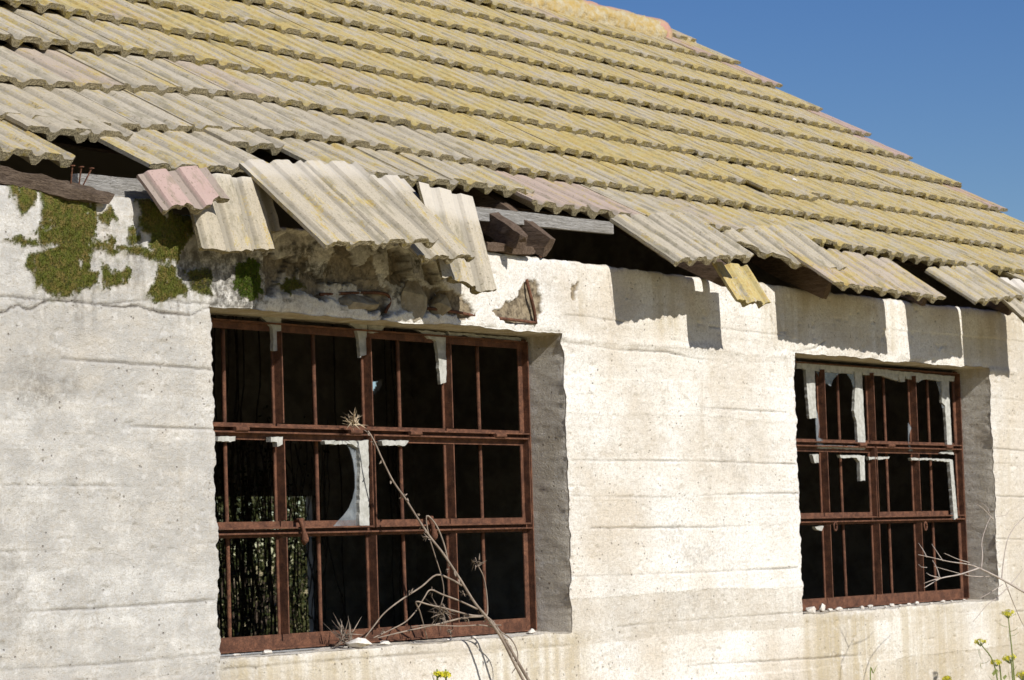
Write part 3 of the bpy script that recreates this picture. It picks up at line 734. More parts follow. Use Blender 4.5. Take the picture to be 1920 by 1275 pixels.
# under-boarding and the back slope: they shut out the light
def slab(name, a, b, c, d, th, mat, parent=None):
    P = np.array([a, b, c, d], float); nn = np.cross(P[1]-P[0], P[3]-P[0]); nn /= np.linalg.norm(nn)
    return MB().add(np.vstack([P, P-nn*th]), [(0, 1, 2, 3), (7, 6, 5, 4), (0, 4, 5, 1), (1, 5, 6, 2), (2, 6, 7, 3), (3, 7, 4, 0)]).build(name, mat, parent)
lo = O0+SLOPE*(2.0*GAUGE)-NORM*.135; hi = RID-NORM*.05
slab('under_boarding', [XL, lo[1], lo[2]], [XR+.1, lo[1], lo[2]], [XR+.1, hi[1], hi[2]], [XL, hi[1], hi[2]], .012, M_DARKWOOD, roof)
bk = np.array([0, 2*RID[1]+.1-O0[1], O0[2]+.0]); e_ = (YB+.55-RID[1])
slab('back_slope', [XL-.2, RID[1], RID[2]], [XV, RID[1], RID[2]], [XV, YB+.55, RID[2]-e_*math.tan(PITCH)], [XL-.2, YB+.55, RID[2]-e_*math.tan(PITCH)], .04, M_TILE, roof)
# ridge: mortar bed and half-round caps
def cap_mesh(x0, x1, seed, rad=.112):
    nx, na = 14, 14; xs = np.linspace(x0, x1, nx+1); an = np.linspace(-.12*math.pi, 1.12*math.pi, na+1)
    rr = rad*(1+.10*(xs-x0)/(x1-x0))
    c = RID-np.array([0, 0, .035]); V = []
    for r_off in (0, -.02):
        for i, x in enumerate(xs):
            for a in an:
                r = rr[i]+r_off+(.004*float(fbm(np.array([x*14]), np.array([a*3]), 3, seed)[0]))
                V.append((x, c[1]-.02+math.cos(a)*r*1.05, c[2]-.005+math.sin(a)*r))
    def gi(l, i, k): return l*(nx+1)*(na+1)+i*(na+1)+k
    F = []
    for i in range(nx):
        for k in range(na):
            F.append((gi(0, i, k), gi(0, i+1, k), gi(0, i+1, k+1), gi(0, i, k+1))); F.append((gi(1, i, k), gi(1, i, k+1), gi(1, i+1, k+1), gi(1, i+1, k)))
        F.append((gi(0, i, 0), gi(1, i, 0), gi(1, i+1, 0), gi(0, i+1, 0)))
    for k in range(na):
        F.append((gi(0, 0, k), gi(0, 0, k+1), gi(1, 0, k+1), gi(1, 0, k))); F.append((gi(0, nx, k), gi(1, nx, k), gi(1, nx, k+1), gi(0, nx, k+1)))
    return mesh_np('ridge_cap', V, F, M_RIDGE, roof, True)
xr = at(1266, 66, RID[1])[0]-.28; print('ridge end x', xr)
j = 0
while xr-j*.40 > 3.6:
    cap_mesh(xr-(j+1)*.40-.03, xr-j*.40, 300+j); j += 1
def lump_strip(name, x0, x1, mat):
    xs = np.arange(x0, x1, .012); n = len(xs); V = []; m_ = 12
    XX = np.repeat(xs[:, None], m_, 1); T_ = np.repeat(np.linspace(0, 1, m_)[None], n, 0)
    foot = -.19-.05*fbm(xs*5, xs*0, 3, 401); up = .73+.10*fbm(xs*4, xs*0+3, 3, 403)
    for i, x in enumerate(xs):
        p = RID+SLOPE*foot[i]-NORM*.012; V.append((x, p[1], p[2]))
        for k in range(1, m_):
            a = math.pi*(1.08+(up[i]-1.08)*(k-1)/(m_-2)); e = .030*(1-(k/(m_-1))**2)+.006
            r = .112+e+.024*float(fbm(np.array([x*15]), np.array([k*.55]), 4, 402)[0])-(.02 if k == m_-1 else 0)
            V.append((x, RID[1]-.02+math.cos(a)*r*1.05, RID[2]-.040+math.sin(a)*r))
    F = [(i*m_+k, (i+1)*m_+k, (i+1)*m_+k+1, i*m_+k+1) for i in range(n-1) for k in range(m_-1)]
    F.append(tuple((n-1)*m_+k for k in range(m_)))
    return mesh_np(name, V, F, mat, roof, True)
lump_strip('mortar_bed', 3.4, xr-.12, M_MORTAR)
for k, (px, py, r_) in enumerate(((1283, 70, .045), (1296, 76, .03))):
    rock(at(px, py, RID[1]-.05)+[0, 0, -.02], (r_*1.6, r_, r_), M_MORTAR, 'mortar_lump', roof, seed=60+k)
# rafters, battens, boards
mb = MB()
def beam(name, p0, p1, w_, h_, mat, rough=.0, taper=None, label=None, seg_=14, up=(0, 0, 1)):
    p0 = np.array(p0, float); p1 = np.array(p1, float); d = p1-p0; L = np.linalg.norm(d); d /= L
    s = np.cross(d, up); s /= np.linalg.norm(s); v = np.cross(s, d); V = []; n = seg_
    sd = int(abs(p0[0]*91+p0[2]*37)) % 83; cn = [(-.5, -.5), (0, -.52), (.5, -.5), (.52, 0), (.5, .5), (0, .5), (-.5, .5), (-.5, 0)]
    for i in range(n+1):
        t = i/n; k = 1.0 if taper is None else taper(t)
        for q, (a, b) in enumerate(cn):
            e = rough*float(fbm(np.array([t*L*14+q*7.3]), np.array([q*3.1]), 3, sd)[0])
            ev = rough*float(fbm(np.array([t*L*14+q*7.3]), np.array([q*5.7+40]), 3, sd)[0])
            dl = rough*2.5*float(fbm(np.array([q*2.7]), np.array([sd*1.3]), 2, sd+5)[0]) if i == n else 0
            V.append(p0+d*(t*L+dl)+s*(a*w_*k+e)+v*(b*h_*k+ev))
    F = [(i*8+q, i*8+(q+1) % 8, (i+1)*8+(q+1) % 8, (i+1)*8+q) for i in range(n) for q in range(8)]+[tuple(range(8))[::-1], tuple(n*8+q for q in range(8))]
    return part(mesh_np(name, V, F, mat), label)
def rafter(x, s0, s1, drop=.09, **kw):
    a = O0+SLOPE*s1-NORM*drop; b = O0+SLOPE*s0-NORM*drop
    return beam('rafter', [x, a[1], a[2]], [x, b[1], b[2]], .075, .125, M_BROWNWOOD, .006, **kw)
for x, s0 in ((-2.2, .1), (-.1, .9), (1.0, .5), (2.05, .17), (3.32, .07), (4.22, .06), (5.35, .12), (6.35, .12), (7.4, .15)):
    rafter(x, s0, 3.9, drop=.09+(.11 if x < .9 else 0), taper=(lambda t: 1 if t < .97 else 1-.35*(t-.97)/.03))
bx0 = at(888, 398, -.02); bx1 = at(1148, 432, -.02)
e0 = on_roof(888, 392, -.03); e1 = on_roof(1150, 430, -.03)
ym = (e0[1]+e1[1])/2; p0 = at(884, 400, ym); p1 = at(1146, 428, ym)
beam('eaves_board', p0, p1, .024, .052, M_GREYWOOD, .0015, label='weathered grey board showing under the tiles')
for k in range(1, 11):
    c = O0+SLOPE*(k*GAUGE+.34)-NORM*.022
    if k > 1: beam('batten', [1.25, c[1], c[2]], [XR, c[1], c[2]], .045, .03, M_DARKWOOD, .001, seg_=4)
# rotten timbers lying on the wall head at the left
p0 = at(-60, 318, .05); p1 = at(206, 374, -.02)
beam('wall_plate', p0, p1, .05, .055, M_DARKWOOD, .011, lambda t: 1 if t < .7 else 1-.5*(t-.7)/.3, 'rotten dark timber with a crumbling end', 26)
p0 = at(140, 350, .05); p1 = at(285, 362, .05)
gb = beam('plank', p0, p1, .03, .085, M_GREYWOOD, .004, label='split grey plank with nails standing in it', seg_=18)
for px, py, dx in ((133, 330, -.002), (148, 332, .002), (156, 333, .03)):
    b_ = at(px, py+14, -.02); t_ = b_+np.array([dx, -.01, .055]); m_ = MB().tube([b_, t_], .0028, 6); m_.tube([t_, t_+np.array([0, 0, .003])], .0095, 8)
    m_.build('nail', M_RUST, gb)
p0 = at(905, 408, .14); p1 = at(980, 455, -.10)
beam('rafter_stub', p0, p1, .055, .088, M_BROWNWOOD, .008, lambda t: 1 if t < .6 else 1-.35*(t-.6)/.4, 'split rotten rafter end', 18)
p0 = at(900, 462, .02); p1 = at(990, 472, .0)
beam('rafter_stub', p0, p1, .07, .035, M_BROWNWOOD, .008, None, 'crumbling scrap of timber on the wall head', 14)

# ------------------------------------------------------------------ loose tiles, each a thing of its own
LG = 'loose tiles slipping off the eaves'
def loose(labels, bl, br, tl, lich, pink=0., endfn=None, pale=None, phase=0., jag=.008, side_jag=0., seed=1):
    """tiles lying side by side from the lip corners bl..br; tl is the head corner, straight up the slope unless its depth is given"""
    bl = at(*bl); br = at(*br); tl = at(*tl) if len(tl) == 3 else at(*tl, x=bl[0])
    if isinstance(labels, str): labels = [labels]
    ux = br-bl; wd = np.linalg.norm(ux); ux /= wd
    dn = bl-tl; ln = np.linalg.norm(dn); dn = dn/ln; dn = dn-ux*(dn@ux); dn /= np.linalg.norm(dn)
    nm = np.cross(ux, -dn); nm /= np.linalg.norm(nm)
    print(f'{labels[0][:34]:36s} w {wd:.2f} l {ln:.2f} pitch {math.degrees(math.asin(-dn[2])):.0f}')
    n = len(labels); w1_ = wd/n
    for k, lab in enumerate(labels):
        t = Tiles(); org = bl+ux*w1_*k; u0 = phase+round(w1_*k/RIB)*RIB if n > 1 else phase
        t.tile(-ux*u0, ux, dn, nm, u0, u0+w1_+(.006 if k < n-1 else 0), ln+(.012*math.sin(k*2.1+seed) if k else 0), lich=lich+.05*math.sin(k*3+seed), pink=pink*(1+.4*math.sin(k*2.5+1)), rnd=.4+.2*math.sin(k+seed), seed=seed+k*13, nv=16,
               endfn=endfn, jag=jag, slope_h=False, pale=pale, side_jag=side_jag, th=.023)
        o = t.build('slipped_tile'); o.location = org+nm*(.003*k)
        tag(o, lab, 'roof tile', LG)
loose('short pink tile wedged under the eaves, overlapping the hanging tile', (300,402,-.115), (427,387,-.15), (256,336), -.5, .95, phase=-.02, seed=31,
      endfn=lambda f: .02*np.sin(f*9)*(f > .3))
loose('pale tile hanging almost straight down, its lower right corner snapped off', (369,468,-.095), (524,482,-.085), (373,342,-.02), .02, 0, phase=-.01, seed=32, side_jag=.004,
      endfn=lambda f: np.where(f > .86, .085, 0)-.01*np.sin(f*6), pale=lambda v: sstep(.24, .29, v)*.7)
loose(['buff tile sliding off the eaves beside the hanging tile, its top left corner exposed', 'buff tile sliding off the eaves, between the corner-exposed one and a half-hidden one'], (606,470,-.335), (812,464,-.335), (474,318,.01), .16, 0, phase=-.02, seed=33, pale=lambda v: sstep(.34, .42, v)*.5)
loose('buff tile half hidden under the pair of slid tiles, above the wide window', (772,494,-.265), (886,492,-.265), (692,352,.02), .12, 0, phase=.05, seed=34, pale=lambda v: sstep(.33, .40, v)*.5)
loose('steeply hanging white-topped tile with a broken lower edge, right end of the wide window', (815,528,-.16), (922,553,-.16), (776,350,-.04), .02, 0, phase=.03, seed=35, side_jag=.003,
      endfn=lambda f: .012*np.sin(f*7), pale=lambda v: sstep(.25, .31, v)*.6)
loose(['grey tile jutting from the eaves between the windows, its whole left side showing', 'grey tile jutting from the eaves just above the dangling yellow fragment'], (1262,499,-.305), (1405,492,-.285), (1147,418), .15, 0, phase=-.02, seed=36)
loose('small narrow tile fragment with bright yellow lichen dangling below the eaves', (1370,572,-.235), (1433,577,-.235), (1326,500), 1.3, 0, phase=.02, seed=37)
loose('lichen-spotted tile with a broken left side, tipped up left of the far window', (1452,524,-.17), (1580,513,-.19), (1347,441), .3, 0, phase=.0, seed=38, jag=.006,
      endfn=lambda f: np.where(f < .62, (.62-f)*.42, 0))
loose(['yellow-blotched tile in the level run above the far window, beside the broken tile', 'pinkish middle tile of the level run above the far window', 'pinkish right end tile of the level run above the far window'], (1558,541,-.30), (1766,572,-.317), (1440,462), .48, .25, phase=.01, seed=39)
loose(['grey tile jutting out past the level run, its side showing over a dark gap', 'grey tile jutting out next to the lowest slid tile at the right edge'], (1826,574,-.37), (1918,565,-.36), (1735,514), .36, 0, phase=.0, seed=40)
loose('pale slid tile at the right edge, hanging lower than its neighbours', (1908,605,-.32), (1996,612,-.34), (1822,526), .25, 0, phase=.04, seed=41, pale=lambda v: sstep(.2, .3, v)*.9)

# ------------------------------------------------------------------ windows of rusted steel section, parts of the building
def plate(name, pts, y, th, mat, parent, jag=.0015, seed=0, world=False):
    """a flat piece with the given outline (photo pixels on the plane y), thickness th"""
    P = [np.array((p[0], y, p[1])) for p in pts] if world else [at(px, py, y) for px, py in pts]
    out = []
    for a, b in zip(P, P[1:]+P[:1]):
        n = max(1, int(np.linalg.norm(b-a)/.012))
        for k in range(n): out.append(a+(b-a)*k/n)
    out = np.array(out); k = np.arange(len(out))
    out[:, 0] += jag*fbm(k*.8, k*0+seed, 2, seed % 50); out[:, 2] += jag*fbm(k*.8, k*0+seed+40, 2, seed % 50)
    out[:, 1] = y; n = len(out); V = np.vstack([out, out+[0, th, 0]])
    F = [tuple(range(n)), tuple(range(2*n-1, n-1, -1))]+[(i, i+n, (i+1) % n+n, (i+1) % n) for i in range(n)]
    o = mesh_np(name, V, F, mat, parent); return o
YF = .182
def make_window(x0, mull, xr, seed, label):
    win = MB()
    xl = x0+.03
    # outer frame: deep angle, its foot standing on the sill
    win.box((xl, YF, .012), (xl+.035, YF+.005, 1.178)); win.box((xl-.004, YF-.03, .012), (xl+.002, YF+.003, 1.178))
    win.box((xr-.030, YF, .012), (xr, YF+.005, 1.178)); win.box((xr-.001, YF-.028, .012), (xr+.006, YF+.003, 1.178))
    win.box((xr+.008, YF+.004, .005), (xr+.045, YF+.010, 1.19))
    win.box((xl+.003, YF+.0012, .010), (xr-.003, YF+.0062, .062)); win.box((xl+.003, YF-.022, .009), (xr-.003, YF+.0015, .015))
    win.box((xl+.003, YF+.0012, 1.150), (xr-.003, YF+.0062, 1.180)); win.box((xl+.003, YF-.022, 1.174), (xr-.003, YF+.0015, 1.180))
    wo = part(win.build('window', M_RUST), label)
    def T(x, z0, z1, nm='mullion', w_=.0155, d=.034):
        m = MB(); m.box((x-w_, YF+.0024, z0), (x+w_, YF+.0074, z1)); m.box((x-.003, YF-d, z0+.001), (x+.003, YF+.0026, z1-.001)); m.build(nm, M_RUST, wo)
    def H(z, xa, xb, nm, w_=.014, d=.027):
        m = MB(); m.box((xa, YF+.0036, z-w_), (xb, YF+.0086, z+w_)); m.box((xa+.001, YF-d+.0012, z-.003), (xb-.001, YF+.0038, z+.003)); m.build(nm, M_RUST, wo)
    for z0, z1 in ((.817, 1.151), (.061, .409)):
        for x in mull: T(x, z0, z1)
    H(.803, xl, xr, 'transom'); H(.423, xl, xr, 'transom')
    c = mull[1]
    for a, b, m_ in ((xl+.012, c-.008, mull[0]), (c+.008, xr-.012, mull[2])):
        k = MB(); d = .031
        k.box((a, YF-.002, .439), (a+.022, YF+.003, .785)); k.box((a-.001, YF-d, .437), (a+.004, YF-.0005, .787))
        k.box((b-.022, YF-.002, .439), (b, YF+.003, .785)); k.box((b-.004, YF-d, .437), (b+.001, YF-.0005, .787))
        k.box((a+.004, YF-.0032, .757), (b-.004, YF+.0018, .784)); k.box((a+.0045, YF-d+.0012, .780), (b-.0045, YF-.003, .786))
        k.box((a+.004, YF-.0032, .440), (b-.004, YF+.0018, .466)); k.box((a+.0045, YF-d+.0012, .4385), (b-.0045, YF-.003, .4445))
        k.build('casement', M_RUST, wo)
        T(m_, .467, .756, 'mullion', .016, .034)
    ed = [xl]+list(mull)+[xr]
    for i in range(4):
        xm = (ed[i]+ed[i+1])/2+(.012 if i == 0 else 0); zz = np.linspace(.006, 1.185, 16)
        b = MB().tube(np.stack([xm+.004*fbm(zz*1.5, zz*0+seed+i, 2, 500), YF+.034+0*zz, zz], -1), .0082, 8); b.build('bar', M_RUST, wo, True)
    for i, f in enumerate((.55, .80, .52, .60) if seed == 1 else (.72, .35, .68)):
        if seed == 1: xa = ed[i]+(ed[i+1]-ed[i])*f
        else: xa = ed[i+1]+(ed[i+2]-ed[i+1])*f
        h = MB(); h.tube([(xa-.036, YF-.031, .793), (xa+.036, YF-.031, .793)], .0085, 8); h.box((xa-.03, YF-.03, .786), (xa+.03, YF-.002, .80)); h.build('hinge', M_RUST, wo)
    return wo
mu1 = (.553, 1.085, 1.60); w1 = make_window(0.0, mu1, 2.142, 1, 'wide rusty window beside the mossy wall, one curved shard of glass left')
X2 = A1+P1; mu2 = (X2+.560, X2+1.068, X2+1.530); w2 = make_window(X2, mu2, X2+2.05, 2, 'far rusty window with white putty and jagged glass in its top row')
def latch(px, py, wo):
    p = at(px, py, YF-.03); m = MB(); m.tube(smooth_path([p+[0, 0, .03], p+[-.004, -.012, .01], p+[.006, -.014, -.03], p+[.012, -.006, -.06]], 4), np.interp(np.linspace(0, 1, 13), [0, .5, .8, 1], [.010, .008, .017, .005]), 8)
    m.tube([p+[0, .02, .028], p+[0, -.014, .028]], .008, 8); m.build('latch', M_RUST, wo, True)
latch(563, 990, w1); latch(806, 985, w1)
def ring(px, py, wo):
    p = at(px, py, YF-.035); a = np.linspace(0, 2*math.pi, 17); MB().tube(np.stack([p[0]+.015*np.cos(a), p[1]+0*a, p[2]-.012+.020*np.sin(a)], -1), .005, 6).build('latch', M_RUST, wo, True)
ring(1566, 982, w2); ring(1735, 982, w2)
YP = YF-.014
def putty(pts, wo, s=0, th=.014, y=None): return plate('putty', pts, (YP if y is None else y)+.0006*(s % 9), th, M_PUTTY, wo, .004, s)
P1L = [[(487,590),(527,592),(527,657),(513,657),(511,612),(500,603)], [(655,607),(688,606),(687,665),(676,671),(673,640),(668,618)], [(690,608),(723,612),(715,622),(700,625),(691,624)],
 [(780,618),(836,624),(837,716),(826,720),(822,668),(818,640),(803,632)], [(840,622),(978,634),(977,640),(905,632),(890,636),(872,629),(842,630)]]
for i, p_ in enumerate(P1L): putty(p_, w1, i)
for i, p_ in enumerate([[(409,818),(441,819),(441,827),(409,828)], [(508,820),(531,820),(530,833),(521,837),(519,829),(508,829)], [(716,826),(766,826),(762,835),(718,835)]]): putty(p_, w1, 20+i, .022, YF-.036)
putty([(608,826),(691,826),(692,986),(674,986),(675,862),(672,840),(660,833),(610,833)], w1, 30, .02, YF-.022)
plate('broken_pane', [(648,831),(656,842),(662,862),(666,890),(666,915),(662,935),(655,952),(645,966),(633,978),(625,987),(684,987),(684,831)], YF-.006, .003, M_GLASS, w1, .001, 3)
P2L = [[(1494,677),(1640,691),(1790,706),(1789,715),(1640,701),(1494,688)], [(1510,686),(1527,688),(1531,784),(1518,785),(1514,740)], [(1494,680),(1600,694),(1600,701),(1545,697),(1494,690)], [(1602,695),(1616,697),(1623,838),(1610,840),(1606,790),(1601,770),(1604,720)],
 [(1533,832),(1545,834),(1608,836),(1622,838),(1622,843),(1533,841)], [(1617,697),(1685,704),(1683,714),(1655,705),(1618,703)], [(1684,702),(1697,704),(1697,716),(1688,716)],
 [(1698,702),(1778,712),(1780,718),(1772,716),(1735,710),(1720,716),(1700,709)], [(1766,712),(1779,716),(1786,850),(1777,846),(1772,760),(1766,755)], [(1765,846),(1788,848),(1789,852),(1762,850)]]
for i, p_ in enumerate(P2L): putty(p_, w2, 40+i)
for i, p_ in enumerate([[(1523,852),(1535,851),(1535,867),(1527,868)], [(1575,853),(1621,854),(1622,901),(1614,901),(1612,866),(1606,858),(1577,859)], [(1628,857),(1668,857),(1666,860),(1630,862)], [(1708,858),(1786,862),(1796,972),(1789,974),(1781,866),(1740,862),(1710,863)], [(1528,988),(1545,986),(1541,996),(1532,994)]]): putty(p_, w2, 60+i, .018, YF-.034)
for i, p_ in enumerate([[(1528,693),(1534,702),(1541,716),(1551,720),(1558,724),(1562,712),(1571,702),(1586,698),(1596,712),(1600,726),(1606,726),(1606,694)], [(1528,760),(1533,775),(1537,800),(1534,820),(1543,824),(1543,834),(1532,834)], [(1704,708),(1713,712),(1722,718),(1733,709),(1738,706)], [(1755,710),(1762,735),(1767,765),(1774,765),(1774,712)], [(1703,792),(1709,802),(1705,815),(1704,830),(1712,846),(1704,846)]]):
    plate('broken_pane', p_, YF-.006, .003, M_GLASS, w2, .001, 70+i)

# ------------------------------------------------------------------ things lying on the sills
def on_sill(px, py, dz=0.0):
    v = CR*(px-960)/FPX - CU*(py-637.5)/FPX + CD; return CAM + v*((dz-CAM[2])/v[2])
def sill_rock(px, py, y, r, label, seed, group=None, name='stone'):
    p = at(px, py, y); p[2] = r[2]*.72+.002
    o = rock((0, 0, 0), r, M_STONE, name, seed=seed); o.location = p; tag(o, label, 'stone' if name == 'stone' else 'plaster chip', group)
sill_rock(672, 1207, .035, (.062, .04, .021), 'white angular stone lying on the sill of the wide window', 5)
sill_rock(722, 1204, .07, (.03, .02, .010), 'small flat white flake beside the white stone on the sill', 6)
sill_rock(996, 1178, .10, (.026, .02, .012), 'grey-white chip in the sill corner by the jamb of the wide window', 8)
for k, (px, s) in enumerate(((444, .02), (500, .03), (842, .016), (888, .02))):
    sill_rock(px, 1222-(px-444)*.06, .06, (s, s*.6, s*.28), 'flat white chip of plaster on the sill of the wide window', 11+k, 'plaster chips on the wide sill', 'plaster_chip')
for k, (px, s, y) in enumerate(((1520, .045, .07), (1541, .028, .10), (1556, .024, .06), (1572, .030, .05), (1590, .012, .05), (1616, .022, .09), (1632, .026, .08), (1660, .014, .06), (1672, .024, .07), (1688, .016, .06), (1704, .018, .08), (1718, .026, .10), (1746, .014, .06), (1768, .020, .11), (1785, .012, .1), (1808, .016, .12))):
    sill_rock(px, 1135, y, (s*.8, s*.6, s*(.9 if k == 1 else .42)), 'white crumb of fallen putty on the sill of the far window', 21+k, 'putty crumbs on the far sill', 'putty_chip')
gs = plate('glass_strip', [(.03, .0), (.60, .0), (.60, .004), (.03, .004)], .0, .035, M_GLASS, None, .0006, 5, True)
gs.location = (.05, .085, .004); tag(gs, 'thin strip of glass lying flat along the wide window sill', 'glass')

for px, py, rr, mt, lab, nm_ in ((530, 187, .022, M_STONE, 'white pebble lying on the roof tiles in the upper left', 'pebble'), (1498, 226, .020, M_RUBBLE, 'dark flake of tile lying on the roof near the verge', 'tile_flake'), (1490, 338, .018, M_STONE, 'white flake lying on the roof tiles above the far window', 'tile_flake')):
    o = rock((0, 0, 0), (rr*1.6, rr, rr*.5), mt, nm_, seed=int(px)); p = on_roof(px, py, .028); o.location = p; o.rotation_euler = (PITCH, 0, .3); tag(o, lab, 'debris')
# ------------------------------------------------------------------ dry stalk climbing across the wide window
def path_px(pts, ya, yb, n=5):
    m = len(pts); return smooth_path([at(px, py, ya+(yb-ya)*i/(m-1)) for i, (px, py) in enumerate(pts)], n)
def spiky(center, r, n, seed, name, mat, parent, up=.4, thin=.0016):
    g2 = np.random.default_rng(seed); m = MB()
    for k in range(n):
        d = g2.normal(size=3); d[2] += up; d /= np.linalg.norm(d); l = r*g2.uniform(.5, 1.15); c = center+g2.normal(size=3)*r*.16
        b = g2.normal(size=3)*.15*l; m.tube([c, c+d*l*.5+b*.3, c+d*l+b*.6], [thin, thin*.8, thin*.15], 3, False)
    return m.build(name, mat, parent)
st = empty('dry_thistle', at(1000, 1300, -.16)*[1, 1, 0]+[0, 0, GROUND])
tag(st, 'dry brown thistle stalk bent across the wide window near the mossy wall', 'dead plant')
def sp(o): o.parent = st; o.matrix_parent_inverse = Matrix.Translation(-Vector(st.location)); return o
g0 = at(1000, 1300, -.18)
main = np.vstack([smooth_path([(g0[0]+.28, -.26, GROUND), (g0[0]+.10, -.22, -.9), (g0[0]+.02, -.20, -.62)], 5)[:-1], path_px([(992,1295),(966,1247),(940,1196),(915,1160),(890,1130),(860,1082),(830,1037),(805,1005),(782,970),(760,935),(737,902),(717,862),(702,828),(690,808)], -.18, .11)])
sp(MB().tube(main, np.linspace(.0065, .0028, len(main)), 7).build('stem', M_STALK, None, True))
m2 = np.vstack([smooth_path([(g0[0]+.36, -.24, GROUND), (g0[0]+.14, -.2, -.9), (g0[0]+.05, -.18, -.62)], 5)[:-1], path_px([(1004,1297),(976,1250),(950,1205),(925,1168),(906,1152)], -.16, -.06)])
sp(MB().tube(m2, np.linspace(.0080, .0044, len(m2)), 7).build('stem', M_STALK, None, True))
for pts, ya, yb, r in [
 ([(842,1062),(833,1022),(818,985),(800,967),(803,1000),(815,1040),(828,1082),(832,1112),(826,1136)], -.01, .08, .0042), ([(866,1098),(845,1086),(818,1078),(790,1100),(750,1126),(720,1150),(700,1175),(683,1197)], -.03, .06, .0048),
 ([(895,1142),(860,1126),(830,1115),(807,1106),(795,1121),(780,1145),(760,1166),(730,1182),(700,1196)], -.05, .06, .0042), ([(906,1155),(880,1153),(840,1142),(805,1134),(780,1128),(787,1146),(795,1175),(801,1198)], -.06, .03, .0045),
 ([(902,1156),(870,1158),(830,1168),(790,1177),(745,1187),(708,1196)], -.06, .05, .0050), ([(908,1158),(914,1148),(912,1110),(906,1080),(896,1060),(891,1045)], -.07, -.05, .0040),
 ([(925,1176),(900,1172),(860,1174),(800,1172),(770,1176)], -.09, .0, .0032), ([(934,1182),(958,1198),(970,1222),(969,1246),(960,1262)], -.10, -.15, .0036), ([(918,1170),(930,1172),(940,1172)], -.09, -.12, .004)]:
    P_ = path_px(pts, ya, yb, 4); sp(MB().tube(P_, np.linspace(r*.85, r*.5, len(P_)), 6).build('branch', M_STALK, None, True))
for k, (px, py, r, n, y) in enumerate(((662,790,.055,34,.10), (650,1198,.085,60,.08), (826,1148,.075,44,-.01), (896,1055,.035,18,-.05), (843,1185,.03,10,.0), (798,1007,.02,6,.02), (868,1112,.022,7,-.03), (876,1160,.028,9,-.06), (808,1110,.02,6,0.), (770,1110,.02,6,.0), (838,1067,.016,5,0), (760,928,.012,4,.05), (717,1185,.02,6,.04))):
    sp(spiky(at(px, py, y), r, n, 600+k, 'seed_head', M_STRAW if k == 0 else M_STALK, None, .5 if k < 2 else -.2, .0022 if k < 3 else .0028))

lv = []
for pts in (main[10:], m2[10:]):
    for q in range(26): lv.append(pts[RNG.integers(0, len(pts))]+RNG.normal(size=3)*.006)
def curl(P, size, seed):
    g2 = np.random.default_rng(seed); m = MB()
    for p in P:
        d = g2.normal(size=3); d[2] -= .7; d /= np.linalg.norm(d); s_ = np.cross(d, g2.normal(size=3)); s_ /= np.linalg.norm(s_); n_ = np.cross(d, s_); l = size*g2.uniform(.5, 1.3)
        m.add([p, p+d*l*.4+s_*l*.2, p+d*l*.4-s_*l*.2, p+d*l*.8+s_*l*.12+n_*l*.25, p+d*l*.8-s_*l*.12+n_*l*.3, p+d*l*.95+n_*l*.5], [(0, 1, 2), (1, 3, 4, 2), (3, 5, 4)])
    return m.build('withered_leaves', M_STALK)
sp(curl(lv, .020, 12))
# ------------------------------------------------------------------ grey twig reaching in from the right
tw = empty('bare_twig', at(1990, 1290, -.95)*[1, 1, 0]+[0, 0, GROUND]); tag(tw, 'bare grey twig reaching in front of the jamb of the far window', 'twig')
def tp(pts, ya, yb, r, nm='branch'):
    P_ = path_px(pts, ya, yb, 4); o = MB().tube(P_, np.linspace(r*.85, r*.38, len(P_)), 5).build(nm, M_TWIG, None, True); o.parent = tw; o.matrix_parent_inverse = Matrix.Translation(-Vector(tw.location))
base_ = at(1990, 1150, -.95)
P_ = np.vstack([smooth_path([(base_[0]+.2, -1.05, GROUND), (base_[0]+.12, -1.0, -.7), base_], 5)[:-1], path_px([(1990,1150),(1925,1113),(1880,1087),(1836,1065)], -.95, -.80)])
o = MB().tube(P_, np.linspace(.0075, .0036, len(P_)), 6).build('stem', M_TWIG, None, True); o.parent = tw; o.matrix_parent_inverse = Matrix.Translation(-Vector(tw.location))
for pts, r in [([(1836,1065),(1800,1077),(1765,1084),(1745,1095),(1733,1102)], .0042), ([(1765,1084),(1745,1079),(1737,1074)], .003), ([(1765,1084),(1748,1088),(1732,1094)], .003), ([(1836,1065),(1815,1058),(1780,1053),(1750,1046),(1722,1040)], .0035), ([(1762,1083),(1756,1064),(1748,1050)], .0026),
 ([(1840,1066),(1842,1040),(1841,1015),(1850,985),(1858,968)], .0035), ([(1862,974),(1845,955),(1830,944)], .0028), ([(1855,962),(1850,950),(1838,942)], .0022), ([(1818,1055),(1795,1048),(1770,1037)], .0025), ([(1768,1052),(1757,1035),(1747,1020)], .0022), ([(1738,1045),(1730,1030),(1722,1018)], .0022), ([(1855,1081),(1820,1080),(1780,1070),(1752,1062)], .0026), ([(1738,1064),(1728,1063),(1722,1058)], .002),
 ([(1878,1086),(1882,1050),(1890,1010),(1905,985),(1922,968)], .0035), ([(1885,1092),(1900,1130),(1915,1165),(1924,1180)], .0032), ([(1880,1096),(1855,1112),(1836,1122)], .0026), ([(1892,1100),(1870,1120),(1850,1135),(1836,1152),(1824,1166)], .0026), ([(1868,968),(1885,966),(1892,958)], .002), ([(1895,1095),(1910,1078),(1918,1066)], .0026)]:
    tp(pts, -.80, -.76, r)

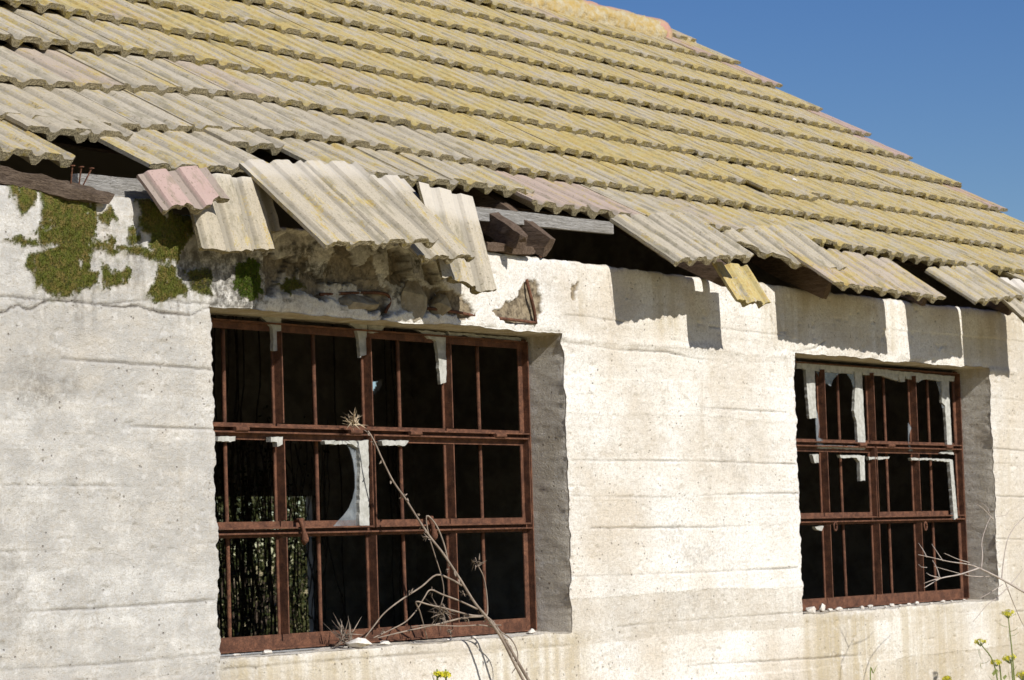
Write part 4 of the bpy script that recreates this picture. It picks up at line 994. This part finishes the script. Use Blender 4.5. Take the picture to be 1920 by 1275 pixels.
# ------------------------------------------------------------------ flowering mustard in front of the wall
def mustard(px, y, heads, label, leaves=()):
    b = at(px, 1275, y); e = empty('mustard_plant', (b[0], y, GROUND)); tag(e, label, 'flowering plant', 'mustard plants in flower by the wall')
    def pp(o): o.parent = e; o.matrix_parent_inverse = Matrix.Translation(-Vector(e.location)); return o
    g2 = np.random.default_rng(int(px))
    for hx, hy, r, kx in heads:
        top = at(hx, hy, y); p0 = np.array([b[0]+g2.uniform(-.05, .05), y, GROUND]); k = at(kx, 1262, y) if hy < 1255 else (top+[0, 0, -.03]); 
        P_ = smooth_path([p0, (p0+k)/2+[.02, 0, 0], k, top], 6); pp(MB().tube(P_, np.linspace(.006, .0026, len(P_)), 6).build('stem', M_STEM, None, True))
        m = MB(); bud = MB()
        for q in range(int(15+r*240)):
            d = g2.normal(size=3); d /= np.linalg.norm(d); d[2] = abs(d[2])*.7-.05; c = top+d*r*.85*g2.uniform(.5, 1)
            bud.tube([top+[0, 0, -r*.5], c], [.001, .0009], 3, False)
            n1 = np.cross(d, [.3, .5, .8]); n1 /= np.linalg.norm(n1); n2 = np.cross(d, n1)
            for a in range(4):
                u_ = math.cos(a*1.57)*n1+math.sin(a*1.57)*n2; v_ = math.cos(a*1.57+1.57)*n1+math.sin(a*1.57+1.57)*n2; s_ = .0068
                m.add([c, c+u_*s_+v_*s_*.5+d*.003, c+u_*s_*1.5+d*.003, c+u_*s_-v_*s_*.5+d*.003], [(0, 1, 2, 3)])
        pp(m.build('flower', M_PETAL, None)); pp(bud.build('flower_stalk', M_STEM, None))
        for q in range(4):
            c = top+[0, 0, -r-.02-q*.022]; d = np.array([g2.normal(), g2.normal(), .6]); d /= np.linalg.norm(d)
            pp(MB().tube([c, c+d*.03, c+d*.05+[0, 0, .01]], [.0009, .0014, .0005], 4, False).build('seed_pod', M_STEM, None))
    for lx, ly, dx in leaves:
        c = at(lx, ly, y); pp(MB().add([c, c+[dx*.5, -.004, .012], c+[dx, 0, .002], c+[dx*.5, .004, -.014]], [(0, 1, 2, 3)]).build('leaf', M_STEM, None))
mustard(1898, -.42, [(1890,1152,.042,1901), (1893,1236,.045,1898), (1918,1268,.05,1915)], 'tall yellow mustard with a straight stem under the bare twig', [(1868,1262,-.05), (1880,1270,.05)])
mustard(1880, -.36, [(1838,1205,.036,1868), (1868,1243,.034,1876)], 'leaning mustard sprig with few flowers beside the tallest mustard', [(1872,1258,-.06)])
mustard(828, -.38, [(820,1266,.022,828), (836,1266,.024,828)], 'yellow mustard flower head peeping up below the wide window', [])
mustard(1776, -.38, [(1776,1274,.03,1776)], 'mustard tip just showing below the sill of the far window', [])
gb_ = at(1632, 1290, -.3); bl = MB().tube(smooth_path([(gb_[0], -.3, GROUND), gb_, at(1638, 1262, -.3), at(1645, 1246, -.3)], 5), np.linspace(.006, .0006, 16), 4).build('grass_blade', M_STEM); tag(bl, 'single green grass blade below the far window', 'grass blade')

# ------------------------------------------------------------------ behind the doorway: hanging vines and a leafy bush
def leaves(name, P, size, mat, parent=None, seed=0, hang=.4):
    g2 = np.random.default_rng(seed); n = len(P); d = g2.normal(size=(n, 3)); d[:, 2] -= hang; d /= np.linalg.norm(d, axis=1)[:, None]
    s = np.cross(d, g2.normal(size=(n, 3))); s /= np.linalg.norm(s, axis=1)[:, None]; l = (size*g2.uniform(.6, 1.3, n))[:, None]; nn = np.cross(d, s)
    V = np.stack([P, P+d*l*.5+s*l*.32+nn*l*.1, P+d*l, P+d*l*.5-s*l*.32+nn*l*.1], 1).reshape(-1, 3)
    return mesh_np(name, V, np.arange(4*n).reshape(-1, 4), mat, parent)
vx0, vx1 = at(405, 1000, YB)[0], at(590, 1000, YB)[0]; vt = o0[2]
vi = empty('hanging_vine', ((vx0+vx1)/2, YB-.2, GROUND)); tag(vi, 'tangle of dark dead vines hanging inside the back doorway', 'vine')
def vp(o): o.parent = vi; o.matrix_parent_inverse = Matrix.Translation(-Vector(vi.location)); return o
m = MB(); lp = []; g2 = np.random.default_rng(77)
for k in range(76):
    f = g2.beta(1.0, 2.6)*.95 if k < 62 else g2.uniform(0, 1)
    x = vx0-.1+(vx1-vx0+.1)*f; y = YB-g2.uniform(.02, .3); zt = vt+g2.uniform(-.1, .5); zb = -1.2 if g2.random() < .7 else g2.uniform(-.9, .2)
    zz = np.linspace(zt, zb, 24); px_ = x+g2.uniform(-.35, .35)*(1-np.linspace(0, 1, 24))+.13*fbm(zz*1.1, zz*0+k*7.7, 3, 700+k)+.035*fbm(zz*6, zz*0+k, 2, 900+k); py_ = y+.05*fbm(zz*1.4, zz*0+k, 2, 800+k)
    P_ = np.stack([px_, py_, zz], -1); m.tube(P_, g2.uniform(.0025, .006), 4, False)
    for q in range(int(34*max(0, 1.0-f)**1.6)+2):
        lp.append(P_[g2.integers(0, 24)]+g2.normal(size=3)*.05)
vp(m.build('stem', M_VINESTEM)); vp(leaves('foliage', np.array(lp), .035, M_VINELEAF, seed=3))
for k in range(16):
    x = g2.uniform(vx1+.1, XR-.2) if k < 5 else g2.uniform(5.2, 7.0); zz = np.linspace(1.9, -1.0, 20)
    if k >= 5: x = g2.uniform(6.2, 7.0)
    P_ = np.stack([x+.08*fbm(zz*1.2, zz*0+k, 3, 750+k), YB-.06+.03*fbm(zz*2, zz*0, 2, 5), zz], -1); vp(MB().tube(P_, .006, 4, False).build('stem', M_VINESTEM))
def bush(c, r, n, label, seed, mat, size=.07):
    g2 = np.random.default_rng(seed); e = empty('bush', (c[0], c[1], GROUND)); tag(e, label, 'bush')
    cl = g2.normal(size=(70, 3)); cl /= np.linalg.norm(cl, axis=1)[:, None]; cl *= g2.uniform(.45, 1, (70, 1))**.6; cl = cl*np.array(r)+np.array(c)
    P = cl[g2.integers(0, 70, n)]+g2.normal(size=(n, 3))*np.array(r)*.13; P = P[P[:, 2] > GROUND+.02]
    o = leaves('foliage', P, size, mat, seed=seed, hang=.2); o.parent = e; o.matrix_parent_inverse = Matrix.Translation(-Vector(e.location))
    m = MB()
    for k in range(30): m.tube(smooth_path([(c[0]+g2.normal()*.15, c[1]+g2.normal()*.15, GROUND), (np.array(c)+cl[k])/2+[0, 0, -.3], cl[k]], 4), np.linspace(.014, .004, 9), 5, False)
    o = m.build('branches', M_VINESTEM); o.parent = e; o.matrix_parent_inverse = Matrix.Translation(-Vector(e.location))
bush((9.6, 8.3, -.1), (.8, .6, 1.3), 8000, 'dark green bush seen through the back doorway behind the thickest vines', 91, M_LEAF, .045)
bush((10.7, 8.6, .1), (.9, .6, 1.5), 10000, 'green leafy bush seen through the open part of the back doorway', 92, M_LEAF, .045)
bush((12.4, 10.0, .3), (1.6, .7, 1.9), 9000, 'paler bush standing farther off beyond the back doorway', 93, M_LEAF, .07)
m = MB(); hx, hy, hz = at(701, 724, YB)
vh = empty('creeper', (hx, YB+.15, GROUND)); tag(vh, 'thin creeper stems crossing the small hole high in the back wall', 'vine')
for k in range(9):
    m.tube(smooth_path([(hx+g2.uniform(-.25, .25), YB+.14, hz-.3), (hx+g2.uniform(-.05, .05), YB+.17, hz+g2.uniform(-.05, .05)), (hx+g2.uniform(-.25, .25), YB+.15, hz+.3)], 4), .005, 4, False)
m.tube([(hx, YB+.15, hz-.3), (hx+.05, YB+.15, GROUND)], .012, 5, False)
o = m.build('stem', M_VINESTEM); o.parent = vh; o.matrix_parent_inverse = Matrix.Translation(-Vector(vh.location))
